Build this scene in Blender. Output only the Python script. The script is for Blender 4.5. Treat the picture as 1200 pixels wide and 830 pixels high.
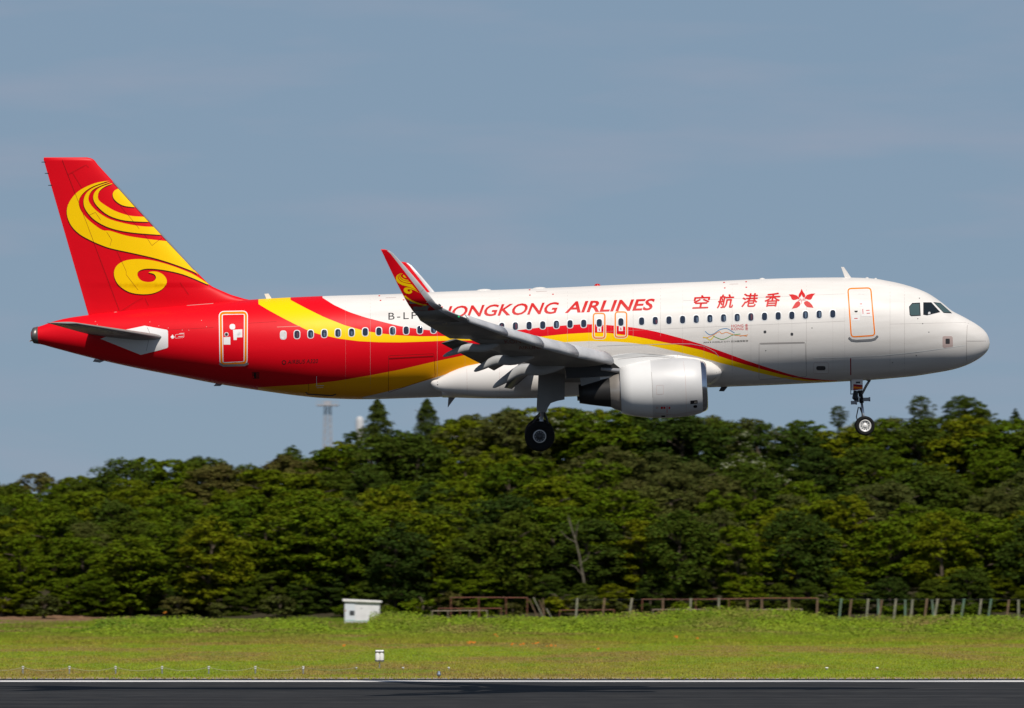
import bpy, bmesh, math, random
import numpy as np
from mathutils import Vector, Matrix
from mathutils.bvhtree import BVHTree
R = math.radians
random.seed(7); rng = np.random.default_rng(7)
for o in list(bpy.data.objects): bpy.data.objects.remove(o)
S = bpy.context.scene
COL = S.collection

# ------------------------------------------------------------------ camera, sky, sun, exposure
F = 7475.0                      # focal length in photo pixels (photo 1200 x 830)
CAMZ = 4.5
PITCH = math.atan((677 - 415) / F)
cd = bpy.data.cameras.new("camera"); cam = bpy.data.objects.new("camera", cd); COL.objects.link(cam)
cam.location = (0, 0, CAMZ); cam.rotation_euler = (math.pi / 2 + PITCH, 0, 0)
cd.sensor_width = 36; cd.lens = 36 * F / 1200; cd.clip_start = 1; cd.clip_end = 20000
S.camera = cam
cd.dof.use_dof = True; cd.dof.focus_distance = 247; cd.dof.aperture_fstop = 1.75; cd.dof.aperture_ratio = .6   # long lens, wide open: the wood is softly out of focus
SUN_EL, SUN_AZ = 52.0, 12.0     # azimuth: degrees from straight behind the camera, towards the right
W = bpy.data.worlds.new("World"); S.world = W; W.use_nodes = True
wn = W.node_tree; wn.nodes.clear()
wo = wn.nodes.new('ShaderNodeOutputWorld'); bg = wn.nodes.new('ShaderNodeBackground')
sky = wn.nodes.new('ShaderNodeTexSky'); sky.sky_type = 'NISHITA'; sky.sun_disc = False
sky.sun_elevation = R(SUN_EL); sky.sun_rotation = R(180 - SUN_AZ)
sky.altitude = 2500; sky.air_density = 1.0; sky.dust_density = 0.3; sky.ozone_density = 1.5
bg.inputs[1].default_value = 0.07
# faint high cirrus, laid out by direction in the sky
tc = wn.nodes.new('ShaderNodeTexCoord'); mp = wn.nodes.new('ShaderNodeMapping')
mp.inputs['Scale'].default_value = (16, 16, 95); mp.inputs['Rotation'].default_value = (0, R(4), 0)
nz = wn.nodes.new('ShaderNodeTexNoise'); nz.inputs['Scale'].default_value = 1.2; nz.inputs['Detail'].default_value = 5
cr = wn.nodes.new('ShaderNodeValToRGB'); cr.color_ramp.elements[0].position = .47; cr.color_ramp.elements[1].position = .75
cr.color_ramp.elements[1].color = (.42, .42, .42, 1)
mx = wn.nodes.new('ShaderNodeMix'); mx.data_type = 'RGBA'; mx.inputs['B'].default_value = (4.9, 5.2, 6.5, 1)
hs = wn.nodes.new('ShaderNodeHueSaturation'); hs.inputs['Saturation'].default_value = 0.8
L = wn.links.new
L(tc.outputs['Generated'], mp.inputs['Vector']); L(mp.outputs[0], nz.inputs['Vector']); L(nz.outputs['Fac'], cr.inputs['Fac'])
gm = wn.nodes.new('ShaderNodeMix'); gm.data_type = 'RGBA'; gm.inputs['Factor'].default_value = 0.85; gm.inputs['B'].default_value = (2.95, 4.32, 6.0, 1)
ez = wn.nodes.new('ShaderNodeSeparateXYZ'); wn.links.new(tc.outputs['Generated'], ez.inputs[0])
em = wn.nodes.new('ShaderNodeMapRange'); em.inputs['From Min'].default_value = .12; em.inputs['From Max'].default_value = .45; em.inputs['To Min'].default_value = .88; em.inputs['To Max'].default_value = .05
wn.links.new(ez.outputs[2], em.inputs['Value']); wn.links.new(em.outputs[0], gm.inputs['Factor'])
L(sky.outputs[0], hs.inputs['Color']); L(hs.outputs[0], gm.inputs['A']); L(gm.outputs['Result'], mx.inputs['A']); L(cr.outputs[0], mx.inputs['Factor'])
L(mx.outputs['Result'], bg.inputs[0]); L(bg.outputs[0], wo.inputs[0])
sd = bpy.data.lights.new("sun", 'SUN'); sun = bpy.data.objects.new("sun", sd); COL.objects.link(sun)
sd.energy = 4.3; sd.angle = R(0.5); sd.color = (1.0, 0.95, 0.88)
sv = Vector((math.cos(R(SUN_EL)) * math.sin(R(SUN_AZ)), -math.cos(R(SUN_EL)) * math.cos(R(SUN_AZ)), math.sin(R(SUN_EL))))
sun.rotation_euler = sv.to_track_quat('Z', 'Y').to_euler(); sun.location = sv * 300
S.view_settings.view_transform = 'Standard'; S.view_settings.look = 'None'
S.view_settings.gamma = 1; S.view_settings.exposure = 0; S.view_settings.use_curve_mapping = False
S.render.engine = 'CYCLES'; S.cycles.max_bounces = 6; S.cycles.transparent_max_bounces = 8

# ------------------------------------------------------------------ helpers
def tag(o, label=None, cat=None, group=None, kind=None):
    if label: o["label"] = label
    if cat: o["category"] = cat
    if group: o["group"] = group
    if kind: o["kind"] = kind
    return o
def empty(name, loc=(0, 0, 0), parent=None):
    o = bpy.data.objects.new(name, None); COL.objects.link(o); o.location = loc
    o.empty_display_size = .3
    if parent: o.parent = parent
    return o
def mobj(name, verts, faces, mats, parent=None, smooth=False, midx=None):
    me = bpy.data.meshes.new(name); me.from_pydata([tuple(v) for v in verts], [], [tuple(f) for f in faces])
    if not isinstance(mats, (list, tuple)): mats = [mats]
    for m in mats: me.materials.append(m)
    if midx is not None: me.polygons.foreach_set('material_index', midx)
    if smooth: me.polygons.foreach_set('use_smooth', [True] * len(me.polygons))
    me.update()
    o = bpy.data.objects.new(name, me); COL.objects.link(o)
    if parent: o.parent = parent
    return o
def fastmesh(name, V, nper, mats, midx=None):
    """V: (n*nper,3) array, every nper vertices are one face"""
    n = len(V) // nper
    me = bpy.data.meshes.new(name); me.vertices.add(len(V)); me.vertices.foreach_set('co', V.astype(np.float32).ravel())
    me.loops.add(len(V)); me.loops.foreach_set('vertex_index', np.arange(len(V), dtype=np.int32))
    me.polygons.add(n); me.polygons.foreach_set('loop_start', np.arange(0, len(V), nper, dtype=np.int32))
    for m in mats: me.materials.append(m)
    if midx is not None: me.polygons.foreach_set('material_index', midx.astype(np.int32))
    me.update(calc_edges=True); me.validate()
    return me
class MB:
    """collects primitives into one mesh"""
    def __init__(s): s.v = []; s.f = []
    def add(s, v, f):
        b = len(s.v); s.v += [tuple(p) for p in v]; s.f += [tuple(i + b for i in q) for q in f]; return s
    def box(s, a, b):
        x0, y0, z0 = a; x1, y1, z1 = b
        v = [(x0, y0, z0), (x1, y0, z0), (x1, y1, z0), (x0, y1, z0), (x0, y0, z1), (x1, y0, z1), (x1, y1, z1), (x0, y1, z1)]
        return s.add(v, [(0, 3, 2, 1), (4, 5, 6, 7), (0, 1, 5, 4), (1, 2, 6, 5), (2, 3, 7, 6), (3, 0, 4, 7)])
    def tube(s, pts, r, n=8, cap=True):
        pts = [Vector(p) for p in pts]
        if not isinstance(r, (list, tuple)): r = [r] * len(pts)
        rings = []
        t0 = (pts[1] - pts[0]).normalized()
        u = t0.orthogonal().normalized()
        for i, p in enumerate(pts):
            if i == 0: t = t0
            elif i == len(pts) - 1: t = (pts[i] - pts[i - 1]).normalized()
            else: t = ((pts[i + 1] - pts[i]).normalized() + (pts[i] - pts[i - 1]).normalized()).normalized()
            u = (u - t * u.dot(t)).normalized(); w = t.cross(u)
            rings.append([p + (u * math.cos(2 * math.pi * k / n) + w * math.sin(2 * math.pi * k / n)) * r[i] for k in range(n)])
        return s.loft(rings, cap)
    def loft(s, rings, cap=True):
        n = len(rings[0]); v = [p for r_ in rings for p in r_]; f = []
        for i in range(len(rings) - 1):
            for k in range(n):
                a = i * n + k; b = i * n + (k + 1) % n
                f.append((a, b, b + n, a + n))
        if cap: f += [tuple(range(n))[::-1], tuple((len(rings) - 1) * n + k for k in range(n))]
        return s.add(v, f)
    def lathe(s, prof, p0, ax, n=48, closed=False):
        """prof: (distance along ax, radius)"""
        ax = Vector(ax).normalized(); u = ax.orthogonal().normalized(); w = ax.cross(u); p0 = Vector(p0)
        rings = [[p0 + ax * d + (u * math.cos(2 * math.pi * k / n) + w * math.sin(2 * math.pi * k / n)) * max(r, 1e-4) for k in range(n)] for d, r in prof]
        return s.loft(rings, cap=False)
    def build(s, name, mats, parent=None, smooth=False): return mobj(name, s.v, s.f, mats, parent, smooth)
def pchip(xs, ys):
    xs = np.array(xs, float); ys = np.array(ys, float); h = np.diff(xs); d = np.diff(ys) / h
    m = np.zeros(len(xs)); m[0] = d[0]; m[-1] = d[-1]
    for i in range(1, len(xs) - 1):
        if d[i - 1] * d[i] > 0:
            w1 = 2 * h[i] + h[i - 1]; w2 = h[i] + 2 * h[i - 1]
            m[i] = (w1 + w2) / (w1 / d[i - 1] + w2 / d[i])
    def f(x):
        x = min(max(x, xs[0]), xs[-1]); i = min(int(np.searchsorted(xs, x, side='right')) - 1, len(xs) - 2); i = max(i, 0)
        t = (x - xs[i]) / h[i]
        return float((2*t**3-3*t*t+1)*ys[i] + (t**3-2*t*t+t)*h[i]*m[i] + (-2*t**3+3*t*t)*ys[i+1] + (t**3-t*t)*h[i]*m[i+1])
    return f
def catmull(pts, sub=5, closed=False):
    P_ = [np.array(p, float) for p in pts]; n = len(P_); out = []
    rngi = range(n if closed else n - 1)
    for i in rngi:
        p1, p2 = P_[i], P_[(i + 1) % n]
        p0 = P_[i - 1] if (closed or i > 0) else p1
        p3 = P_[(i + 2) % n] if (closed or i + 2 < n) else p2
        for k in range(sub):
            t = k / sub
            out.append(.5 * ((2*p1) + (-p0+p2)*t + (2*p0-5*p1+4*p2-p3)*t*t + (-p0+3*p1-3*p2+p3)*t**3))
    if not closed: out.append(P_[-1])
    return [tuple(p) for p in out]

# ------------------------------------------------------------------ materials
def nodes_of(m):
    m.use_nodes = True; nt = m.node_tree; return nt, nt.nodes['Principled BSDF']
def paint(name, col, rough=.35, metal=0, coat=0, dirt=.0, dscale=1.2, bump=0, dirtcol=None, spec=.16):
    m = bpy.data.materials.new(name); nt, b = nodes_of(m)
    b.inputs['Roughness'].default_value = rough; b.inputs['Metallic'].default_value = metal; b.inputs['Coat Weight'].default_value = coat
    b.inputs['Coat Roughness'].default_value = .08
    if not metal: b.inputs['Specular IOR Level'].default_value = spec
    b.inputs['Base Color'].default_value = (*col, 1)
    tcn = nt.nodes.new('ShaderNodeTexCoord')
    n = nt.nodes.new('ShaderNodeTexNoise'); n.inputs['Scale'].default_value = dscale; n.inputs['Detail'].default_value = 6
    nt.links.new(tcn.outputs['Object'], n.inputs['Vector'])
    if dirt:
        mxn = nt.nodes.new('ShaderNodeMix'); mxn.data_type = 'RGBA'
        mr = nt.nodes.new('ShaderNodeMapRange'); mr.inputs['From Min'].default_value = .4; mr.inputs['From Max'].default_value = .75
        mr.inputs['To Max'].default_value = dirt
        nt.links.new(n.outputs['Fac'], mr.inputs['Value']); nt.links.new(mr.outputs[0], mxn.inputs['Factor'])
        mxn.inputs['A'].default_value = (*col, 1); dc = dirtcol or tuple(c * .45 for c in col); mxn.inputs['B'].default_value = (*dc, 1)
        nt.links.new(mxn.outputs['Result'], b.inputs['Base Color'])
    if bump:
        bp = nt.nodes.new('ShaderNodeBump'); bp.inputs['Strength'].default_value = bump; bp.inputs['Distance'].default_value = .02
        nt.links.new(n.outputs['Fac'], bp.inputs['Height']); nt.links.new(bp.outputs[0], b.inputs['Normal'])
    return m
RED = (.72, .002, .010); YEL = (.98, .60, .0); GOLD = (.93, .40, .002); WHT = (.745, .71, .67)
M = {}
M['red'] = paint('red_paint', RED, .42, 0, .0, .12, .9)
M['yellow'] = paint('yellow_paint', YEL, .42, 0, .0, .06, .9)
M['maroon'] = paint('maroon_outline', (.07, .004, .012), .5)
M['textred'] = paint('lettering_red', (.56, .012, .012), .45)
M['white'] = paint('white_paint', WHT, .35, 0, .1, .15, .6)
M['placard'] = paint('placard_white', (.78, .76, .74), .5)
M['orange'] = paint('door_outline_orange', (.85, .21, .0), .4)
M['black'] = paint('black_marking', (.015, .014, .016), .5)
M['line'] = paint('panel_seam', (.36, .33, .31), .6)
M['lineR'] = paint('panel_seam_red', (.22, .01, .01), .6)
M['rimgrey'] = paint('window_rim_grey', (.62, .62, .62), .35, .2)
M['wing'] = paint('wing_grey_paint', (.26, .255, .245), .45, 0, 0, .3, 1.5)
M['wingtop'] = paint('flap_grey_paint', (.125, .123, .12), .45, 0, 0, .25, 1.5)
M['slat'] = paint('slat_grey', (.58, .58, .59), .4, .1, 0, .3, 2); M['metal'] = paint('polished_leading_edge', (.62, .63, .66), .28, .75, 0, .15, 2)
M['lip'] = paint('polished_inlet_lip', (.55, .57, .62), .16, 1)
M['nacelle'] = paint('nacelle_silver_paint', (.60, .59, .58), .5, .05, 0, .25, .8)
M['nacelle2'] = paint('nacelle_white_paint', (.74, .73, .71), .35, 0, .1, .15, .8)
M['core'] = paint('core_cowl_titanium', (.50, .45, .40), .35, .6, 0, .3, 2)
M['dark'] = paint('burnt_exhaust_metal', (.030, .028, .027), .45, .4, 0, .3, 2)
M['apu'] = paint('exhaust_ring_metal', (.20, .185, .17), .4, .7, 0, .4, 4)
M['tyre'] = paint('tyre_rubber', (.012, .012, .012), .8)
M['rim'] = paint('wheel_rim_white', (.72, .70, .67), .4, .1, 0, .3, 8)
M['rimdark'] = paint('brake_dark', (.085, .085, .09), .5, .5, 0, .3, 8)
M['gear'] = paint('gear_grey', (.28, .28, .29), .4, .3, 0, .4, 6)
M['gearwhite'] = paint('gear_white', (.62, .62, .62), .4, .1, 0, .3, 6)
M['gearblack'] = paint('gear_black', (.03, .032, .038), .5, .3)
M['lineW'] = paint('pale_stripe', (.8, .8, .77), .5)
M['glass'] = paint('cabin_glass', (.022, .032, .055), .08, 0, 0, .0, spec=.5)
M['glass2'] = paint('cabin_glass_pale', (.10, .14, .20), .12, 0, 0, .0)
M['glassck_sheen'] = paint('cockpit_glass_reflecting', (.06, .10, .105), .06, 0, 0); M['glassck'] = paint('cockpit_glass', (.012, .018, .022), .05, 0, 0, spec=.5)  # teal copy: light reflected in the outer panes is put into the colour
M['blind'] = paint('window_blind', (.6, .58, .56), .6)
M['pink'] = paint('probe_plate', (.52, .40, .37), .5)
M['blue'] = paint('ribbon_blue', (.05, .22, .42), .5); M['green'] = paint('ribbon_green', (.12, .32, .06), .5)
M['orng'] = paint('ribbon_orange', (.75, .26, .05), .5); M['yel2'] = paint('ribbon_yellow', (.75, .6, .05), .5)

# ------------------------------------------------------------------ aircraft frame
fwd = Vector((0, math.cos(PITCH), math.sin(PITCH))); upv = Vector((0, -math.sin(PITCH), math.cos(PITCH)))
CAMP = Vector((0, 0, CAMZ))
def ray(px, py): return (fwd * F + Vector((px - 600, 0, 0)) + upv * (415 - py)).normalized()
D0 = 250.0
r0 = ray(600, 399.5); A0 = CAMP + r0 * (D0 / r0.y)
air = empty('airliner', A0)
air.rotation_euler = (R(2.1), R(-2.2), R(-0.25))
tag(air, 'white red and yellow twin engine passenger jet flying low with its wheels down', 'airliner')
AM = Matrix.Translation(A0) @ air.rotation_euler.to_matrix().to_4x4(); AI = AM.inverted()
CL = AI @ CAMP; AR = AI.to_3x3()
def P(px, py, y):
    """pixel -> point of the aircraft frame on the plane at lateral offset y"""
    d = AR @ ray(px, py); t = (y - CL.y) / d.y
    return CL + d * t
def cast(bvh, px, py):
    best = None       # jittered, because a ray that runs exactly along an edge slips through
    for jx, jy in ((0, 0), (.013, .017), (-.017, .011)):
        h = bvh.ray_cast(CL, AR @ ray(px + jx, py + jy), 400)
        if h[0] is not None and (best is None or h[3] < best[3] - .05): best = h
    return (best[0], best[1]) if best else (None, None)
def bvh_of(o): return BVHTree.FromPolygons([v.co.copy() for v in o.data.vertices], [tuple(p.vertices) for p in o.data.polygons])
# ------------------------------------------------------------------ fuselage
top = pchip([37,39.5,45,61,77,104,138,200,250,300,340,380,430,471,512,605,680,722,820,900,960,984,1010,1030,1040,1050,1069,1088,1104,1117,1127,1136,1147,1155.7,1159,1160],
            [388,384,383,377.6,373.4,369.3,365.4,359.5,355,351,348.7,347,345.6,344.3,342.2,339,336,334,330.4,326.9,325.4,325.2,325.6,327,328.8,330.7,335.8,343.2,353.9,364.6,369.8,374.8,381.6,389.6,396.5,402])
bot = pchip([37,39.5,45,63,108,163,210,250,300,348,377,422,476,600,700,830,900,934,996,1026,1040,1069,1091,1112,1127,1141,1153,1158,1160],
            [399,402.5,403.2,408,420,432.4,441.6,449.5,457.4,464,466.8,468.2,466.8,462,458,454.2,451.6,450,446.8,445,443.8,441,437.7,434,429.8,423.6,415.3,409,402])
zcp = pchip([37,100,150,200,250,300,340,600,1000,1050,1090,1120,1145,1160],[393,395,398,402,405.5,409,409.5,399.5,384.2,385,388,392,397,402])
hw = pchip([37,45,60,100,150,200,250,300,340,360,980,1010,1040,1069,1100,1127,1147,1155,1159,1160],
           [.28,.33,.42,.72,1.06,1.38,1.65,1.85,1.95,1.975,1.975,1.95,1.87,1.72,1.43,1.03,.6,.34,.1,.0])
xs = list(np.concatenate([np.linspace(37, 60, 6)[:-1], np.linspace(60, 360, 40)[:-1], np.linspace(360, 980, 60)[:-1], np.linspace(980, 1135, 50)[:-1], 1160 - np.linspace(5, .22, 22) ** 2]))
rings = []; NS = 112
for px in xs:
    zt = P(px, top(px), 0); zb = P(px, bot(px), 0); zc = P(px, zcp(px), 0); w = hw(px)
    x = zc.x; ring = []
    for k in range(NS):
        a = 2 * math.pi * k / NS; cy, sz = math.cos(a), math.sin(a)
        z = zc.z + ((zt.z - zc.z) if sz > 0 else (zc.z - zb.z)) * sz
        ring.append((x, w * cy, z))
    rings.append(ring)
# tip stays closed
fus_b = MB(); fus_b.loft(rings)
fus = fus_b.build('fuselage', M['white'], air, True)
FB = bvh_of(fus)
XN0, XN1, ZN0, ZN1 = -20., 20., -3., 3.
def hitxz(px, py):
    p, n = cast(FB, px, py)
    if p is None: p = P(px, py, 0)
    return p.x, p.z
LV = {
 'A': [(300,354.5),(306,358.5),(316.5,364.6),(333,373.6),(348,381.2),(360,387),(372,391.3),(396.4,396.9),(420.5,400),(444.6,401.2),(468.7,401.4),(504.8,400.2),(530,399),(570,399.5),(620,401.5),(660,401.2),(691,399.9),(722.6,400.6),(738,401.8),(758.6,404.5),(777.4,408.6),(793,412.2),(820,418.8),(846,426),(864.3,430.5),(889.6,437.2),(915,442.8),(931.8,445.6),(948.6,447.3),(985,447.5)],
 'B': [(338.5,350.6),(360,362),(379.5,371.6),(403.6,381.2),(427.7,388),(449.4,391.3),(468.7,393.2),(492.8,394.3),(516.9,394),(560,394.5),(600,395.6),(635,394.5),(662.7,391.6),(691,390),(711.7,390.2),(738,393.3),(754,396.2),(769.6,399.5),(785,402.5),(801,405.5),(822,410.4),(847.5,419),(864,424.6),(889.6,432),(915,438.9),(931.8,442.8),(948.6,445.6),(985,446.9)],
 'C': [(377,348.4),(391.6,357.6),(408.4,365.5),(427.7,372),(449.4,377.6),(468.7,382.4),(492.8,386),(517,388.6),(560,389.5),(601,387.8),(615.7,386),(635.5,383.6),(655,382),(680,380.2),(695,380.2),(711.7,381),(738,383.4),(754,385.8),(769.6,389),(785,393),(801,397.3),(822,403.6),(847.5,412.7),(872.7,422),(898,430.4),(923.3,438.2),(940,442.4),(962,445),(985,446.2)],
 'D': [(300,454.2),(360,450.6),(396.4,446.3),(432.5,440.2),(468.7,433.3),(504.8,424.8),(541,417.1),(580,409)],
 'E': [(421,466.4),(444.6,461.2),(476.5,453),(509,443),(530,436.4),(560,427.5),(590,419)],
}
def livery_material():
    m = bpy.data.materials.new('fuselage_livery_paint'); nt, b = nodes_of(m); N = nt.nodes.new; K = nt.links.new
    b.inputs['Roughness'].default_value = .40; b.inputs['Specular IOR Level'].default_value = .18; b.inputs['Coat Roughness'].default_value = .1
    t = N('ShaderNodeTexCoord'); sp = N('ShaderNodeSeparateXYZ'); K(t.outputs['Object'], sp.inputs[0])
    def math_(op, a, c=None):
        n = N('ShaderNodeMath'); n.operation = op
        for i, v in enumerate((a, c)):
            if v is None: continue
            if isinstance(v, (int, float)): n.inputs[i].default_value = v
            else: K(v, n.inputs[i])
        return n.outputs[0]
    xn = math_('DIVIDE', math_('SUBTRACT', sp.outputs[0], XN0), XN1 - XN0)
    zn = math_('DIVIDE', math_('SUBTRACT', sp.outputs[2], ZN0), ZN1 - ZN0)
    def below(name, lo, hi):     # 1 where the surface is below the curve
        pts = sorted(hitxz(*p) for p in LV[name])
        q = [((x - XN0) / (XN1 - XN0), (z - ZN0) / (ZN1 - ZN0)) for x, z in pts]
        q = [(0, lo), (q[0][0] - .0006, lo)] + q + [(q[-1][0] + .0006, hi), (1, hi)]
        fc = N('ShaderNodeFloatCurve'); c = fc.mapping.curves[0]
        while len(c.points) > 2: c.points.remove(c.points[-2])
        c.points[0].location = q[0]; c.points[-1].location = q[-1]
        for a in q[1:-1]: c.points.new(*a)
        for p_ in c.points: p_.handle_type = 'VECTOR'
        fc.mapping.update(); K(xn, fc.inputs['Value'])
        return math_('GREATER_THAN', fc.outputs[0], zn)
    bA, bB, bC, bD, bE = below('A', 1, 0), below('B', 1, 0), below('C', 1, 0), below('D', 0, 0), below('E', 0, 0)
    xsplit = (hitxz(575, 410)[0] - XN0) / (XN1 - XN0)
    aft = math_('LESS_THAN', xn, xsplit)
    def mix(fac, a, c):
        n = N('ShaderNodeMix'); n.data_type = 'RGBA'; K(fac, n.inputs['Factor'])
        for s_, v in (('A', a), ('B', c)):
            if isinstance(v, tuple): n.inputs[s_].default_value = (*v, 1)
            else: K(v, n.inputs[s_])
        return n.outputs['Result']
    # dirt: long streaks along the body
    mp_ = N('ShaderNodeMapping'); mp_.inputs['Scale'].default_value = (.25, 1, 2.2); K(t.outputs['Object'], mp_.inputs[0])
    nn = N('ShaderNodeTexNoise'); nn.inputs['Scale'].default_value = 1.4; nn.inputs['Detail'].default_value = 7; K(mp_.outputs[0], nn.inputs['Vector'])
    mr = N('ShaderNodeMapRange'); mr.inputs['From Min'].default_value = .42; mr.inputs['From Max'].default_value = .8; mr.inputs['To Max'].default_value = .40
    K(nn.outputs['Fac'], mr.inputs['Value'])
    white = mix(mr.outputs[0], WHT, (.52, .48, .44))
    red = mix(mr.outputs[0], RED, (.58, .003, .010)); 
    c = mix(bC, white, red)
    c = mix(math_('MULTIPLY', bB, 1.0), c, YEL)
    lower = mix(aft, white, red)
    c = mix(bA, c, lower)
    c = mix(math_('MULTIPLY', bD, aft), c, GOLD)
    c = mix(math_('MULTIPLY', bE, aft), c, white)
    K(c, b.inputs['Base Color'])
    # very slight skin waviness
    n2 = N('ShaderNodeTexNoise'); n2.inputs['Scale'].default_value = 1.1; n2.inputs['Detail'].default_value = 2; K(t.outputs['Object'], n2.inputs['Vector'])
    bp = N('ShaderNodeBump'); bp.inputs['Strength'].default_value = .25; bp.inputs['Distance'].default_value = .02
    K(n2.outputs['Fac'], bp.inputs['Height']); K(bp.outputs[0], b.inputs['Normal'])
    return m
M['livery'] = livery_material(); fus.data.materials[0] = M['livery']

# ------------------------------------------------------------------ marks laid on a surface
def lay(name, V2, Fc, mat, bvh, parent, off=.006, y=-2):
    out = []; ok = []
    for (px, py) in V2:
        p, n = cast(bvh, px, py)
        if p is None: out.append(None); continue
        if n.dot(CL - p) < 0: n = -n
        out.append(p + n * off * .5)
    idx = {}; vs = []
    for i, p in enumerate(out):
        if p is not None: idx[i] = len(vs); vs.append(p)
    fs = [tuple(idx[i] for i in f) for f in Fc if all(i in idx for i in f)]
    fs = [f for f in fs if max((vs[a] - vs[b_]).length for a in f for b_ in f) < 1.5]
    return mobj(name, vs, fs, mat, parent, True)
def slice2d(bm, step):
    xs_ = [v.co.x for v in bm.verts]; ys_ = [v.co.y for v in bm.verts]
    if not xs_: return
    for ax, lo, hi in ((0, min(xs_), max(xs_)), (1, min(ys_), max(ys_))):
        k = math.ceil(lo / step + .01)
        while k * step < hi:
            co = (k * step, 0, 0) if ax == 0 else (0, k * step, 0); no = (1, 0, 0) if ax == 0 else (0, 1, 0)
            bmesh.ops.bisect_plane(bm, geom=bm.verts[:] + bm.edges[:] + bm.faces[:], plane_co=co, plane_no=no)
            k += 1
def poly(name, pts, mat, bvh, parent, off=.006, step=4.0):
    bm = bmesh.new(); vs = [bm.verts.new((p[0], p[1], 0)) for p in pts]
    es = [bm.edges.new((vs[i], vs[(i + 1) % len(vs)])) for i in range(len(vs))]
    bmesh.ops.triangle_fill(bm, edges=es, use_beauty=True, use_dissolve=False)
    slice2d(bm, step); bm.verts.index_update()
    V2 = [(v.co.x, v.co.y) for v in bm.verts]; Fc = [[v.index for v in f.verts] for f in bm.faces]; bm.free()
    return lay(name, V2, Fc, mat, bvh, parent, off)
def strip_faces(pts, w, closed=False, step=3.0):
    q = []
    n = len(pts)
    for i in range(n if closed else n - 1):
        a = np.array(pts[i], float); b_ = np.array(pts[(i + 1) % n], float); m = max(1, int(np.linalg.norm(b_ - a) / step))
        q += [a + (b_ - a) * k / m for k in range(m)]
    if not closed: q.append(np.array(pts[-1], float))
    V2 = []; Fc = []; n = len(q)
    for i in range(n):
        a = q[i - 1] if (closed or i) else q[i]; b_ = q[(i + 1) % n] if (closed or i < n - 1) else q[i]
        t = b_ - a; t = t / (np.linalg.norm(t) + 1e-9); nn = np.array((-t[1], t[0])) * w / 2
        V2 += [tuple(q[i] + nn), tuple(q[i] - nn)]
    for i in range(n if closed else n - 1):
        j = (i + 1) % n; Fc.append((2 * i, 2 * i + 1, 2 * j + 1, 2 * j))
    return V2, Fc
def stroke(name, pts, w, mat, bvh, parent, off=.008, closed=False):
    return lay(name, *strip_faces(pts, w, closed), mat, bvh, parent, off)
def strokes(name, paths, w, mat, bvh, parent, off=.008):
    V, Fc = [], []
    for p in paths:
        a, b_ = strip_faces(p, w); k = len(V); V += a; Fc += [tuple(i + k for i in f) for f in b_]
    return lay(name, V, Fc, mat, bvh, parent, off)
def rrect(c, r, n=4):
    """rounded quad from four corners (px), radius r"""
    out = []
    for i in range(4):
        p = np.array(c[i], float); a = np.array(c[i - 1], float) - p; b_ = np.array(c[(i + 1) % 4], float) - p
        a /= np.linalg.norm(a); b_ /= np.linalg.norm(b_)
        for k in range(n + 1):
            t = k / n; out.append(tuple(p + a * r * (1 - t) ** 2 + b_ * r * t * t))
    return out
def letters(name, s, x0, x1, yb0, yb1, h, mat, bvh, parent, shear=0, off=.008, bold=0, step=2.0, spacing=1.0, fat=()):
    """text between px x0 and x1, baseline from yb0 to yb1, capital height h px"""
    cu = bpy.data.curves.new('t', 'FONT'); cu.body = s; cu.offset = bold; cu.resolution_u = 3; cu.space_character = spacing
    ob = bpy.data.objects.new('t', cu); COL.objects.link(ob); dg = bpy.context.evaluated_depsgraph_get()
    me = bpy.data.meshes.new_from_object(ob.evaluated_get(dg)); bpy.data.objects.remove(ob)
    bm = bmesh.new(); bm.from_mesh(me); bpy.data.meshes.remove(me)
    X = [v.co.x for v in bm.verts]; Y = [v.co.y for v in bm.verts]; a, b_ = min(X), max(X); c, d = max(0, min(Y)) if min(Y) > -.1 else min(Y), max(Y)
    for v in bm.verts:
        u = (v.co.x - a) / (b_ - a); t = (v.co.y - c) / (d - c)
        wid = (x1 - x0 - shear * h); x = x0 + u * wid + t * shear * h
        v.co = (x, yb0 + (yb1 - yb0) * (x - x0) / (x1 - x0) - t * h, 0)
    slice2d(bm, step); bm.verts.index_update()
    V2 = [(v.co.x, v.co.y) for v in bm.verts]; Fc = [[v.index for v in f.verts] for f in bm.faces]; bm.free()
    o = lay(name, V2, Fc, mat, bvh, parent, off)
    for i, (dx, dy) in enumerate(fat):      # heavier strokes: the same outline laid again a little to the side, in the same mesh
        o2 = lay(name, [(x + dx, y + dy) for x, y in V2], Fc, mat, bvh, parent, off + .002 * (i + 1))
        bm = bmesh.new(); bm.from_mesh(o.data); bm.from_mesh(o2.data); bm.to_mesh(o.data); bm.free(); bpy.data.objects.remove(o2)
    return o

# ------------------------------------------------------------------ nose details
def lt(o, s): o['label'] = s; return o
apu = MB()
apx = [37.2, 38.2, 40, 45.2]; rg = []
for px in [36.6, 37.4, 39, 45]:
    q = max(px, 37.2); e = .995 if px < 37 else 1.03
    zt = P(q, top(q), 0); zb = P(q, bot(q), 0); zc = (zt.z + zb.z) / 2; h_ = (zt.z - zb.z) / 2 * e; w = hw(q) * e; x = P(px, 393, 0).x
    if px < 37: h_ *= .8; w *= .8
    rg.append([(x, w * math.cos(2 * math.pi * k / 32), zc + h_ * math.sin(2 * math.pi * k / 32)) for k in range(32)])
apu.loft(rg).build('exhaust_ring', M['apu'], air, True)
pp = P(34.6, 400, 0); MB().tube([P(38, 399, 0), pp], [.03, .012]).build('tail_light', M['orng'], air)
stroke('nose_seam', [(1136,375.5),(1133.4,382),(1132.6,400),(1132.7,423.4)], .5, M['line'], FB, fus)
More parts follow.
